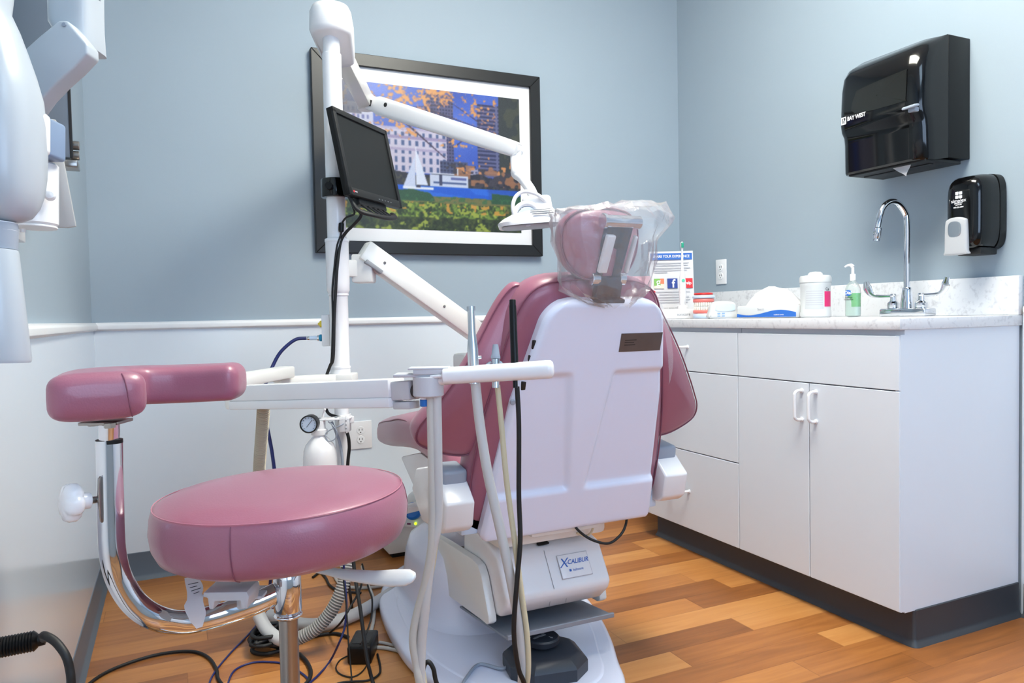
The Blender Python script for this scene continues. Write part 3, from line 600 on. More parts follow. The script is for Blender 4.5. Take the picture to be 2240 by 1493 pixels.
# small white carton, toothbrush, flyer
p = PX(1476, 699, -.38); o = V((p.x, p.y, TZ)); sc_ = thing('small_white_carton', o, 'low white carton with faint lettering under the toothbrush', 'carton')
b = MB(); b.obox(o + V((0, 0, .021)) + VY * .02, VX, VY, (0, 0, 1), .17, .07, .042, .004); obj('carton', b, M['white'], sc_)
text('sonicare', .017, o + V((.0, 0, .019)) + VX * .035 - VY * .0158, VX, (0, 0, 1), M['ggrey'], sc_)
ob = o + V((0, 0, .0425)); p = PX(1492, 676, ob.x); tb_p = ob + VX * .04 + VY * .02
tb = thing('electric_toothbrush', tb_p, 'white electric toothbrush standing upright before the flyer', 'toothbrush')
b = MB(); b.lathe([(0, 0), (.022, 0), (.023, .004), (.022, .012), (.013, .016), (0, .016)], tb_p, (0, 0, 1), 24); obj('charger', b, M['white'], tb)
b = MB(); b.lathe([(.011, .014), (.0145, .02), (.016, .06), (.015, .11), (.0105, .155), (.008, .165), (0, .166)], tb_p, (0, 0, 1), 20); hd = obj('handle', b, M['white'], tb, ang=60)
b = MB(); b.lathe([(0, 0), (.0065, 0), (.0065, .0025), (0, .003)], tb_p - VY * .0145 + V((0, 0, .122)), -VY, 16); obj('power_button', b, M['mint'], hd)
b = MB(); b.lathe([(.0075, .166), (.0055, .18), (.0042, .25), (.005, .262), (.0065, .27), (.0065, .285), (0, .29)], tb_p, (0, 0, 1), 14); bh = obj('brush_head', b, M['white'], tb, ang=60)
b = MB(); b.obox(tb_p - VY * .008 + V((0, 0, .2735)), VX, VY, (0, 0, 1), .010, .008, .022, .002); obj('bristles', b, mat('green_bristles', (.12, .62, .50), .5), bh)
fl_c = D(1471, 612, 3.34); fo = V((fl_c.x, fl_c.y, TZ)); lean = V((VY.x * .10, VY.y * .10, 1)).normalized()
fl = thing('flyer_stand', fo, 'white flyer headed SHARE YOUR EXPERIENCE in a clear stand', 'flyer')
b = MB(); b.obox(fo + V((0, 0, .006)) + VY * .02, VX, VY, (0, 0, 1), .21, .09, .010, .003); b.obox(fo + lean * .155 + VY * .008, VX, lean.cross(VX), lean, .205, .003, .30, .001); obj('stand', b, M['clear'], fl)
fc_ = fo + lean * .170; fn = VX.cross(lean).normalized(); fn = fn if fn.dot(CAM - fc_) > 0 else -fn
b = MB(); b.grid([[fc_ + VX * (.2 * (j / 8 - .5)) + lean * (.275 * (i / 8 - .5)) + fn * (.002 + .004 * (j / 8) ** 4 * (i / 8) ** 2) for j in range(9)] for i in range(9)], .0006); obj('sheet', b, M['paper'], fl)
def fq(u0, u1, v0, v1, m, name, e=.0065):
    b = MB(); b.obox(fc_ + VX * (u0 + u1) / 2 + lean * (v0 + v1) / 2 + fn * e, VX, fn, lean, u1 - u0, .0006, v1 - v0); return obj(name, b, m, fl)
fq(-.095, .095, .098, .128, M['bluebar'], 'header_bar'); text('SHARE YOUR EXPERIENCE', .0165, fc_ + lean * .113 + fn * .0072, VX, lean, M['wt'], fl, bold=.0003, sx=.86)
b = MB()
for q_ in (((-.08, .08, .083), (-.08, .075, .073), (-.08, .085, .060), (-.08, .07, .050), (-.08, -.02, .041), None, (-.075, .08, -.048), (-.06, .06, -.060), (-.075, .075, -.072), (-.07, .08, -.084), (-.06, .07, -.096))):
    if q_ is None: obj('intro_text_lines', b, M['greyink'], fl); b = MB(); continue
    u0, u1, z = q_; b.obox(fc_ + VX * (u0 + u1) / 2 + lean * z + fn * .0062, VX, fn, lean, u1 - u0, .0004, .0035)
obj('body_text_lines', b, M['greyink'], fl)
fq(-.082, -.036, -.033, .012, mat('pale_print', (.90, .88, .80), .5), 'map_icon'); fq(-.082, -.052, -.02, .012, M['gcol'], 'map_icon', .0068); fq(-.054, -.036, -.012, .012, M['orange'], 'map_icon', .0070); text('g', .05, fc_ + VX * -.062 + lean * -.004 + fn * .0078, VX, lean, M['wt'], fl, name='map_letter')
fq(-.021, .025, -.033, .012, M['fb'], 'social_icon'); text('f', .052, fc_ + VX * .006 + lean * -.013 + fn * .0072, VX, lean, M['wt'], fl, name='social_letter', bold=.0012)
fq(.052, .094, -.033, .012, M['red'], 'review_icon'); text('yelp', .019, fc_ + VX * .073 + lean * -.010 + fn * .0072, VX, lean, M['wt'], fl, name='review_letter', bold=.0004)
text('your opinion matters', .009, fc_ + lean * -.122 + fn * .0066, VX, lean, M['ggrey'], fl)
# pink box, red card
p = PX(1380, 690, -.46); o = V((-.46, -.27, TZ)); pk = thing('pink_glove_box', o, 'pale pink upright box behind the chair headrest', 'box')
b = MB(); b.obox(o + V((0, 0, .095)), VX, VY, (0, 0, 1), .13, .10, .19, .003); obj('carton', b, M['pinkbox'], pk)
b = MB(); b.pad(smooth2([(-.03, -.01), (.03, -.01), (.03, .01), (-.03, .01)], 5), lambda u, v, w_: o + VX * u + VY * v + V((0, 0, .1902 + w_)), .001, .0004); obj('opening', b, M['ink'], pk)
o2 = D(1418, 650, 3.12); o2 = V((o2.x, o2.y, TZ)); rc = thing('red_carton', o2, 'small red carton between the pink box and the flyer', 'carton')
b = MB(); b.obox(o2 + V((0, 0, .06)), VX, VY, (0, 0, 1), .055, .035, .12, .002); obj('carton', b, M['red'], rc)
# ================================================================== DENTAL CHAIR
xc = -1.459; BA = math.radians(17); BO = V((xc, -1.43, .42)); BS = V((0, -math.sin(BA), math.cos(BA))); BN = V((0, -math.cos(BA), -math.sin(BA)))
def bk(u, s_, n=0.): return BO + V((u, 0, 0)) + BS * s_ + BN * n      # point on the back: across, up, towards the rear
dc = thing('dental_chair', (xc, -1.1, 0), 'mauve dental chair seen from behind with white shell and base', 'dental chair')
# base
bo = [(-1.60, -.42), (-1.70, -.55), (-1.76, -.70), (-1.785, -.85), (-1.797, -1.0), (-1.797, -1.15), (-1.775, -1.29), (-1.725, -1.44), (-1.66, -1.54), (-1.56, -1.585), (-1.45, -1.585), (-1.385, -1.56), (-1.338, -1.50), (-1.30, -1.41), (-1.245, -1.29), (-1.19, -1.14), (-1.15, -.98), (-1.14, -.80), (-1.16, -.62), (-1.22, -.48), (-1.32, -.41), (-1.46, -.39)]
so = smooth2(bo, 4); b = MB()
b.pad(so, lambda u, v, w_: V((u, v, .0205 + w_)), .039, .014, .0, 5, 5); bp_ = obj('base_plate', b, M['shell'], dc, ang=45)
b = MB(); cxm, cym = -1.475, -1.05
def inset(k, z): return [V((cxm + (p[0] - cxm) * k, cym + (p[1] - cym) * k, z)) for p in so]
b.loft([inset(.86, .036), inset(.845, .042), inset(.83, .043)]); obj('raised_panel', b, M['shell'], bp_, ang=45)
b = MB()
b.loft([ring((xc - .005, -.83, z), (1, 0, 0), (0, 1, 0), a, c, 40, 3.0) for z, a, c in ((.036, .262, .32), (.044, .24, .295), (.065, .226, .275), (.12, .220, .26), (.19, .214, .245), (.235, .200, .225), (.258, .172, .19), (.268, .12, .14))])
obj('base_tower', b, M['shell'], dc, ang=60)
b = MB(); b.box((xc - .045, -1.18, .044), (xc + .045, -1.10, .13), .004); obj('support_post', b, M['white'], dc)
# lift arm side covers and the motor housing
arm = [(-.84, .262), (-.90, .282), (-1.0, .290), (-1.22, .302), (-1.262, .297), (-1.285, .275), (-1.328, .185), (-1.33, .168), (-1.315, .158), (-1.27, .156), (-.96, .128), (-.85, .16)]
for s in (-1, 1):
    b = MB(); b.prism(smooth2(arm, 2) if False else arm, (xc + s * .165 - (.012 if s > 0 else -.012) * 0 - .012, 0, 0), (0, 1, 0), (0, 0, 1), .024, .005, 2, 12); obj('lift_arm', b, M['offw'], dc)
b = MB(); b.prism([(-.86, .25), (-1.26, .285), (-1.24, .175), (-.9, .15)], (xc - .14, 0, 0), (0, 1, 0), (0, 0, 1), .28, .004); obj('lift_frame', b, M['mblack'], dc)
b = MB(); b.prism([(-1.10, .385), (-1.19, .372), (-1.335, .338), (-1.395, .245), (-1.385, .222), (-1.34, .181), (-1.24, .165), (-1.08, .19)], (xc - .152, 0, 0), (0, 1, 0), (0, 0, 1), .304, .012, 3, 12)
mh = obj('motor_housing', b, M['white'], dc, ang=50)
hn = V((0, -.093, .060)).normalized(); hu = V((0, .060, .093)).normalized(); hc = V((xc + .055, -1.366, .2915)) + hn * .0025
b = MB(); b.obox(hc, (1, 0, 0), hn, hu, .088, .003, .060, .0014); obj('name_plate', b, M['white'], mh)
b = MB(); b.obox(hc - hn * .0007, (1, 0, 0), hn, hu, .0905, .003, .0625, .0010); obj('plate_edge', b, M['greyink'], mh)
text('X', .034, hc + hn * .002 + V((-.033, 0, 0)) + hu * .008, (1, 0, 0), hu, M['blulet'], mh, shear=.35)
text('-CALIBUR', .0165, hc + hn * .002 + V((.008, 0, 0)) + hu * .009, (1, 0, 0), hu, M['blulet'], mh, shear=.35, bold=.0002, sx=.95)
text('belmont', .0095, hc + hn * .002 + V((.006, 0, 0)) - hu * .012, (1, 0, 0), hu, M['blulet'], mh)
b = MB(); b.obox(hc + hn * .002 + V((-.017, 0, 0)) - hu * .012, (1, 0, 0), hn, hu, .006, .0006, .006); obj('maker_mark', b, M['blulet'], mh)
b = MB(); b.pad(smooth2([(-.016, -.008), (.016, -.006), (.012, .008), (-.014, .008)], 4), lambda u, v, w_: V((xc - .012 + u, -1.318 + v * .7, .3465 + v * .33 + w_)), .002, .0008); obj('access_hole', b, M['mblack'], mh)
b = MB()
for u0, hh in ((-.036, .0), (.012, .05)):
    if hh == 0: b.obox(V((xc - .02, -1.366, .2915)) + hn * .0009, (1, 0, 0), hn, hu, .0012, .0006, .10)
    b.obox(V((xc + u0 + .014, -1.373, .2115)), (1, 0, -.2), V((0, -.73, -.68)), (.22, .6, -.75), .0012, .0007, .045)
obj('scuff_marks', b, M['ggrey'], mh)
b = MB(); b.prism([(-1.40, .146), (-1.40, .158), (-1.392, .158), (-1.390, .151), (-1.05, .112), (-1.05, .106)], (xc - .155, 0, 0), (0, 1, 0), (0, 0, 1), .31, .0012, 1); obj('guard_tray', b, M['zinc'], dc)
b = MB()
for k in range(4): b.tube([(xc + .0 + k * .014, -1.30, .37), (xc + .004 + k * .013, -1.34, .40), (xc + .012 + k * .008, -1.37, .46)], .0035, 8, 4)
obj('wiring', b, M['mblack'], dc)
b = MB(); b.box((xc - .16, -1.36, .36), (xc + .16, -.75, .43), .015); b.box((xc - .10, -1.43, .40), (xc + .1, -1.3, .47), .01); obj('seat_frame', b, M['offw'], dc)
# seat cushion with legrest
prf = [(-1.42, .50, .045), (-1.38, .555, .055), (-1.25, .600, .062), (-1.10, .628, .066), (-.95, .635, .066), (-.83, .632, .064), (-.70, .612, .062), (-.58, .596, .058), (-.48, .578, .060), (-.42, .568, .058), (-.392, .560, .050), (-.376, .553, .034), (-.370, .548, .014)]
rg = []
for y, zt, ht in prf:
    n = 40; r = []
    for k in range(n):
        t = 2 * PI * k / n; ct, st = math.cos(t), math.sin(t); hw_ = .265 if y < -.8 else .265 - .045 * ((y + .8) / .375)
        if y > -.385: hw_ -= .03
        x = hw_ * math.copysign(abs(ct) ** .42, ct); z = ht * math.copysign(abs(st) ** .6, st)
        z += .03 * max(0, abs(x) / hw_ - .55) * (1 if y < -.9 else .3)
        r.append(V((xc + x, y, zt - .035 + z)))
    rg.append(r)
b = MB(); b.loft(rg); se = obj('seat', b, M['pink'], dc, ang=70)
b = MB()
for s in (-1, 1): b.tube([V((xc + s * (.258 - (.045 * (y + .8) / .375 if y > -.8 else 0)), y, zt - .035 + ht * .62)) for y, zt, ht in prf[1:-1]], .0022, 8, 4)
obj('piping', b, M['pinkdk'], se)
b = MB(); b.prism([(-.68, .49), (-.86, .40), (-1.05, .42), (-1.05, .53), (-.9, .54)], (xc - .215, 0, 0), (0, 1, 0), (0, 0, 1), .43, .01, 2); obj('seat_pan', b, M['white'], dc)
# back cushion
half = [(0, .634), (.06, .633), (.12, .627), (.165, .606), (.193, .565), (.214, .50), (.236, .40), (.256, .30), (.268, .20), (.272, .12), (.268, .05), (.235, .018), (.16, .008), (0, .006)]
bol = smooth2([(-p[0], p[1]) for p in half[::-1]][:-1] + half[:-1], 3)
def bfn(u, v, w_): return bk(u, v, -.062 + w_ + .10 * abs(u) ** 2 * 0)
b = MB(); b.pad(bol, bfn, .092, .034, .012, 6, 8); bc = obj('back_cushion', b, M['pink'], dc, ang=75)
b = MB(); b.tube([bk(u * .972, s_ * .985 + .004, -.0245) for u, s_ in bol] + [bk(bol[0][0] * .972, bol[0][1] * .985 + .004, -.0245)], .0022, 8, 1); obj('piping', b, M['pinkdk'], bc)
# side wings
sst = lambda a, b_, x: (lambda t: t * t * (3 - 2 * t))(min(1, max(0, (x - a) / (b_ - a))))
wo = smooth2([(.115, .575), (.165, .604), (.198, .584), (.244, .515), (.303, .415), (.360, .325), (.392, .272), (.390, .236), (.352, .214), (.30, .200), (.262, .205), (.232, .25), (.20, .38), (.15, .52)], 4)
for s in (-1, 1):
    def wfn(u, v, w_, s=s):
        e = max(0, (u - .15) / .24); low = max(0, .34 - v)
        return bk(s * u, v, -.050 - .045 * sst(.40, .60, v) - .018 * e ** 2 - .10 * low * e + (w_ if w_ > 0 else w_ * (1 + 1.4 * sst(.27, .37, u) * (1 - sst(.28, .42, v)))))
    b = MB(); b.pad(wo, wfn, .05, .022, .006, 6, 7); wg = obj('side_wing', b, M['pink'], dc, ang=75)
    b = MB(); pw = [wfn(.262 + (u - .262) * .985, .41 + (v - .41) * .985, .017) for u, v in wo]; b.tube(pw + [pw[0]], .0018, 8, 1); obj('piping', b, M['pinkdk'], wg)
    b = MB(); b.obox((xc + s * .300, -1.402, .562), (1, 0, 0), (0, 1, .15), (0, -.15, 1), .066, .075, .075, .010, 3); obj('armrest_mount', b, M['greyp'], dc)
    b = MB(); b.prism([(-1.385, .598), (-1.41, .588), (-1.482, .526), (-1.468, .466), (-1.445, .450), (-1.30, .445), (-1.22, .51), (-1.26, .57)], (xc + s * .302 - .036, 0, 0), (0, 1, 0), (0, 0, 1), .072, .006, 3, 12); obj('armrest_cover', b, M['white'], dc)
    b = MB(); b.box((xc + s * .25 - .03, -1.42, .43), (xc + s * .25 + .03, -1.25, .50), .006); obj('armrest_bracket', b, M['ice'], dc)
# moulded back shell with a raised T
pl_ = [(-.03, .225), (0, .237), (.05, .241), (.12, .239), (.216, .234), (.30, .222), (.40, .206), (.467, .190), (.52, .176), (.555, .163), (.575, .148), (.586, .125)]
def hwid(s_):
    for i in range(len(pl_) - 1):
        if s_ <= pl_[i + 1][0]: t = (s_ - pl_[i][0]) / (pl_[i + 1][0] - pl_[i][0]); return pl_[i][1] + (pl_[i + 1][1] - pl_[i][1]) * t
    return pl_[-1][1]
# the outline narrows evenly from base to shoulders on the left side; the plate is symmetric
def hwL(s_): return .241 - .098 * max(0, s_ / .578) ** 1.05 if s_ > 0 else .241 - .02 * (-s_ / .03)
sst = lambda a, b_, x: (lambda t: t * t * (3 - 2 * t))(min(1, max(0, (x - a) / (b_ - a))))
def shell_h(u, s_):
    # two sunk panels either side of a raised T
    a = abs(u); inner = .019 + .034 * max(0, (s_ - .13) / .29) ** 1.0 * (1 if s_ < .42 else 1)
    m = sst(inner - .004, inner + .018, a) * sst(.108, .124, s_) * (1 - sst(.405, .424, s_))
    return .020 - .012 * m
NS, NU = 110, 128; P = []
for i in range(NS + 1):
    s_ = -.004 + .594 * i / NS; row = []
    e_s = min(s_ + .004, .59 - s_)
    for j in range(NU + 1):
        q = -1 + 2 * j / NU; hw_ = .241 - .105 * max(0, s_) - .12 * max(0, s_ - .35); uo = .034 * max(0, s_); cr = .055
        if s_ > .59 - cr: d_ = s_ - (.59 - cr); hw_ -= cr - math.sqrt(max(0, cr * cr - d_ * d_))
        if s_ < .02: d_ = .02 - s_; hw_ -= .024 - math.sqrt(max(0, .024 ** 2 - d_ * d_))
        u = q * hw_; edge = min(hw_ - abs(u), e_s * 1.0); u += uo; rr = .016
        n = shell_h(u, s_)
        if edge < rr: n -= rr - math.sqrt(max(0, rr * rr - (rr - edge) ** 2))
        row.append(bk(u, s_, n))
    P.append(row)
b = MB(); b.grid(P)
rim = P[0][:] + [r[-1] for r in P[1:]] + P[-1][-2::-1] + [r[0] for r in P[-2:0:-1]]
b.loft([rim, [p - BN * .018 for p in rim]], cap=False); bs = obj('back_shell', b, M['shell'], dc, ang=50)
b = MB(); b.prism([(.060, .466), (.176, .466), (.176, .511), (.060, .511)], bk(0, 0, .0198), (1, 0, 0), BS, .0012, 0); obj('label_plate', b, M['labelm'], bs, label='brushed dark metal label plate')
b = MB()
for k, (a, c) in enumerate(((.072, .104), (.072, .098), (.072, .102))): b.prism([(a, .494 - k * .006), (c, .494 - k * .006), (c, .4955 - k * .006), (a, .4955 - k * .006)], bk(0, 0, .0212), (1, 0, 0), BS, .0002)
obj('label_print', b, M['mblack'], bs)
b = MB()
for s_ in (.487, .452, .39): b.obox(bk(-.1545 - (.49 - s_) * .16, s_, .005), (-.18, 0, 0) if False else (1, 0, 0), BN, BS, .011, .007, .021, .002)
obj('edge_clip', b, M['mblack'], bs)
b = MB()
for u, s_ in ((-.055, .579), (.062, .579), (-.193, .352)): b.cyl(bk(u, s_, .003), bk(u, s_, .0125 if s_ > .5 else .010), .0065, 14)
obj('screw', b, M['greyp'], bs)
# headrest: bracket, pad
hb = MB(); hb.obox(bk(.018, .586, .004), (1, 0, 0), BN, BS, .082, .026, .012, .003); hb.obox(bk(.018, .612, -.002), (1, 0, 0), BN, BS, .066, .022, .06, .004); hd_ = obj('headrest_bracket', hb, M['dchrome'], dc)
T0, T1 = bk(.018, .635, -.006), V((xc + .022, -1.668, 1.150)); tz = (T1 - T0).normalized(); tn = V((0, -tz.z, tz.y)).normalized(); tn = tn if tn.y < 0 else -tn
L = (T1 - T0).length
b = MB()
b.obox(T0 + tz * L * .5 + V((.016, 0, 0)), (1, 0, 0), tn, tz, .022, .016, L, .003); b.obox(T0 + tz * L * .5 - V((.030, 0, 0)), (1, 0, 0), tn, tz, .016, .02, L * .95, .003); b.obox(T0 + tz * L * .5 - V((.006, 0, 0)) - tn * .006, (1, 0, 0), tn, tz, .05, .006, L * .9, .002)
obj('upright', b, M['dchrome'], hd_)
b = MB(); b.cyl(T1 - V((.046, 0, 0)), T1 + V((.044, 0, 0)), .0145, 20); b.cyl(T1 - V((.052, 0, 0)), T1 - V((.044, 0, 0)), .0175, 20); b.cyl(T0 - V((.046, 0, 0)), T0 - V((.026, 0, 0)), .016, 20); b.cyl(T0 + V((.026, 0, 0)), T0 + V((.042, 0, 0)), .016, 20); obj('hinge', b, M['chrome'], hd_)
for u, w_ in ((-.030, .022), (.034, .008)):
    b = MB(); b.obox(T0 + tz * L * .48 + V((u, 0, 0)) + tn * .014, (1, 0, 0), tn, tz, w_, .014, L * .66, .004, 3); obj('lock_bar', b, M['white'], hd_)
ho = smooth2([(-.102, .022), (-.092, .055), (-.06, .078), (0, .085), (.06, .078), (.092, .055), (.102, .022), (.097, -.02), (.075, -.056), (.04, -.076), (0, -.08), (-.04, -.076), (-.075, -.056), (-.097, -.02)], 4)
hcn = V((xc + .004, -1.600, 1.104)); hz = V((0, -.12, 1)).normalized(); hN = V((0, -1, -.12)).normalized()
b = MB(); b.pad(ho, lambda u, v, w_: hcn + V((u, 0, 0)) + hz * v + hN * (w_ - 1.6 * u * u), .06, .026, .010, 6, 8); hr = obj('headrest', b, M['pink'], dc, ang=75)
b = MB(); q = [hcn + V((u * .985, 0, 0)) + hz * (v * .985) + hN * (.018 - 1.6 * u * u) for u, v in ho]; b.tube(q + [q[0]], .0024, 8, 1); obj('piping', b, M['pinkdk'], hr)
# plastic cover over the headrest
rb = random.Random(11); rgs = []
LV = [(.966, .034, .022, -.025), (.976, .060, .030, -.012), (.992, .088, .044, .0), (1.008, .106, .054, .004), (1.03, .110, .060, .004), (1.07, .114, .064, 0), (1.115, .118, .070, .0), (1.15, .122, .072, .0), (1.172, .116, .066, .004), (1.186, .098, .05, .008), (1.190, .066, .025, .008)]
nb = 48
for i, (z, a, c, xo) in enumerate(LV):
    r = []
    for k in range(nb):
        t = 2 * PI * k / nb; ct, st = math.cos(t), math.sin(t)
        kx = a * math.copysign(abs(ct) ** .7, ct); ky = c * math.copysign(abs(st) ** .8, st)
        if z > 1.12 and ct > .3: kx += .060 * (ct - .3) / .7 * min(1, (z - 1.12) / .04); ky *= 1 - .5 * (ct - .3)
        if z > 1.1 and ct < -.6: kx -= .015
        j = 1 + rb.uniform(-.06, .06)
        r.append(V((xc + .006 - xo + kx * j, -1.630 - .06 * (z - 1.1) + ky * j, z + rb.uniform(-.007, .007) + (.012 * ct if z > 1.18 else 0))))
    rgs.append(r)
b = MB(); b.loft(rgs[:-1], cap=False); b.loft(rgs[-2:], cap=False)
top = rgs[-1]; cen = sum(top, V()) / nb; bm_ = b.bm; b.loft([top, [cen + (p - cen) * .5 + V((0, 0, rb.uniform(-.004, .004))) for p in top], [cen + (p - cen) * .05 for p in top]], cap=False)
SB = b; pc = obj('plastic_headrest_cover', b, M['bag'], None, base=(xc, -1.63, .98), ang=14); tag(pc, 'clear crinkled plastic bag pulled over the chair headrest', 'plastic cover')
b = MB(); sp = [bk(.150, .575, .030), bk(.176, .52, .034), bk(.200, .45, .036), bk(.212, .40, .034), bk(.216, .375, .030)]
b.grid([[p + V((dx * w_, 0, .004 * j)) for j, dx in enumerate((-1, -.4, .3, 1))] for p, w_ in zip(catmull(sp, 4), [.003 + .0045 * math.sin(PI * min(1, k / 14)) for k in range(17)])]); obj('loose_strip', b, M['bag'], pc)
# foot control on the base plate
kp_ = PZ(1186, 1412, .092); fz = .0435; fcx, fcy = kp_.x - .003, kp_.y - .018
fx = V((.985, -.17, 0)).normalized(); fyv = V((-fx.y, fx.x, 0))
fp_ = thing('foot_control', (fcx, fcy, fz), 'black octagonal foot control with round knob on the chair base', 'foot control')
oc = [(-.10, -.035), (-.055, -.095), (.055, -.095), (.10, -.05), (.10, .045), (.062, .085), (-.062, .085), (-.10, .045)]
fw_ = lambda u, v, z: V((fcx, fcy, fz)) + fx * u + fyv * v + V((0, 0, z))
b = MB(); b.loft([[fw_(u * k, v * k, z) for u, v in oc] for k, z in ((.99, 0), (1, .004), (1, .030), (.97, .036), (.80, .050), (.74, .052))]); obj('housing', b, M['dkgrey'], fp_, ang=25)
b = MB(); kc = fw_(.0, .018, .050); b.lathe([(.030, 0), (.030, .006), (.044, .010), (.045, .022), (.041, .026), (0, .027)], kc, (0, 0, 1), 36); kb = obj('knob', b, M['dkgrey'], fp_, ang=40)
b = MB(); b.lathe([(.013, 0), (.013, .004), (.009, .006), (0, .006)], fw_(.070, .03, .044), (0, 0, 1), 20); b.lathe([(.010, 0), (.010, .004), (.007, .006), (0, .006)], fw_(.052, .062, .044), (0, 0, 1), 20); obj('button', b, M['black'], fp_)
kz = kc + V((0, 0, .0274)); b = MB()
def kq(pts): b.prism(pts, kz, fx, fyv, .0006)
kq([(-.002, .016), (.006, .018), (.009, .025), (.004, .030), (-.003, .028), (-.005, .022)]); kq([(-.003, .013), (.006, .015), (.010, -.003), (-.010, -.010), (-.026, -.018), (-.029, -.013), (-.012, -.002), (.001, .002)])
for (x0, y0, dx, dy) in ((-.018, .018, -.8, .6), (.020, .016, .9, .2), (.014, -.014, .5, -.85), (-.03, -.002, -.8, -.6)):
    d_ = V((dx, dy, 0)).normalized(); n_ = V((-d_.y, d_.x, 0)); a_ = V((x0, y0, 0))
    kq([tuple((a_ - n_ * .001)[:2]), tuple((a_ + d_ * .008 - n_ * .001)[:2]), tuple((a_ + d_ * .008 - n_ * .004)[:2]), tuple((a_ + d_ * .014)[:2]), tuple((a_ + d_ * .008 + n_ * .004)[:2]), tuple((a_ + d_ * .008 + n_ * .001)[:2]), tuple((a_ + n_ * .001)[:2])])
obj('pictogram', b, M['ggrey'], kb, smooth=False)
cable('cord', [fw_(-.085, .02, .012), fw_(-.112, .012, .008), PZ(1050, 1452, .049), PZ(1024, 1476, .049), PZ(1006, 1508, .049), PZ(990, 1550, .049)], .0042, M['greyp'], '', parent=fp_)
# ================================================================== STOOL
sc0 = V((-2.201, -1.904, .694)); tilt = Matrix.Rotation(math.radians(3.2), 3, V((F_.x, F_.y, 0)).normalized()) @ Matrix.Rotation(math.radians(1.0), 3, V((.908, -.418, 0)))
tilt = Matrix.Rotation(math.radians(-1.6), 3, V((F_.x, F_.y, 0)).normalized())
col0 = D(629, 1300, 1.1); cax = V((col0.x, col0.y, 0))
st = thing('assistant_stool', cax, 'round mauve padded stool with curved torso arm and chrome column', 'stool')
SR = .178
def sl(p): return sc0 + tilt @ V(p)
def lathe_s(prof, n=72): 
    return [[sl((r * math.cos(2 * PI * k / n), r * math.sin(2 * PI * k / n), z)) for k in range(n)] for r, z in prof]
b = MB(); b.loft(lathe_s([(.001, .0135), (.06, .0130), (.12, .0105), (.16, .006), (SR - .008, .0015), (SR - .002, -.001), (SR, -.004), (SR + .003, -.014), (SR + .0055, -.034), (SR + .003, -.055), (SR - .004, -.070), (SR - .018, -.078), (SR - .035, -.080), (.001, -.080)])); sea = obj('seat', b, M['pink'], st, ang=75)
b = MB(); n = 96; b.tube([sl((SR * .992 * math.cos(2 * PI * k / n), SR * .992 * math.sin(2 * PI * k / n), .0003)) for k in range(n + 1)], .0008, 8, 1); obj('piping', b, M['pinklt'], sea)
b = MB()
for a0 in (-2.06, -.2, 1.6):
    b.tube([sl((r * math.cos(a0), r * math.sin(a0), z)) for r, z in ((SR - .001, -.002), (SR + .0032, -.014), (SR + .0057, -.034), (SR + .0032, -.055), (SR - .004, -.071), (SR - .018, -.0785))], .0007, 6, 4)
obj('seam', b, M['pinkdk'], sea)
# underside plate, collar, column, base
b = MB(); b.box((cax.x - .085, cax.y - .07, .601), (cax.x + .085, cax.y + .07, .609), .003); b.box((cax.x - .04, cax.y - .05, .585), (cax.x + .04, cax.y + .05, .602), .003); sm = obj('seat_mount', b, M['greyp'], st)
bl = V((-.90, .43, 0)).normalized()
qx = V((.908, -.418, 0)); qf = V((.418, .908, 0))
b = MB(); bc_ = D(528, 1283, 1.06); b.prism([(-.045, .012), (.03, .012), (.034, .003), (.03, -.018), (.020, -.018), (.018, -.004), (-.026, -.004), (-.028, -.018), (-.036, -.018), (-.038, .002), (-.046, .004)], bc_, qx * .8, V((0, 0, .8)), .045, .002); b.cyl(bc_ + V((0, 0, -.03)) - qf * .0, bc_ + V((0, 0, -.016)), .007, 12); b.obox(bc_ + V((0, 0, -.0155)) + qf * .02, qx, qf, (0, 0, 1), .060, .045, .005, .002); obj('tilt_bracket', b, M['lgrey'], sm)
b = MB(); b.cyl(cax + V((0, 0, .515)), cax + V((0, 0, .585)), .0200, 32, .003); b.cyl(cax + V((0, 0, .507)), cax + V((0, 0, .5145)), .0208, 32, .003); obj('collar', b, M['chrome'], st, ang=50)
b = MB(); b.cyl(cax + V((0, 0, .583)), cax + V((0, 0, .592)), .0165, 24); obj('collar_seal', b, M['rubber'], st)
b = MB(); b.cyl(cax + V((0, 0, .24)), cax + V((0, 0, .508)), .0140, 32); b.cyl(cax + V((0, 0, .07)), cax + V((0, 0, .26)), .025, 32); obj('column', b, M['brush'], st)
b = MB(); b.lathe([(0, .055), (.04, .055), (.045, .065), (.042, .09), (.03, .105), (.026, .12), (0, .12)], cax, (0, 0, 1), 32)
obj('hub', b, M['alu'], st)
for k in range(5):
    a = 2 * PI * k / 5 + .5; d_ = V((math.cos(a), math.sin(a), 0)); e = cax + d_ * .245
    b = MB(); b.beam(cax + d_ * .03 + V((0, 0, .085)), e + V((0, 0, .066)), .04, .024, .008); lg = obj('leg', b, M['alu'], st)
    b = MB(); b.cyl(e + V((0, 0, .04)), e + V((0, 0, .07)), .006)
    sd_ = V((-d_.y, d_.x, 0))
    for s in (-1, 1): b.cyl(e + sd_ * s * .006 + V((0, 0, .0265)), e + sd_ * s * .024 + V((0, 0, .0265)), .026, 22, .005)
    obj('caster', b, M['rubber'], lg)
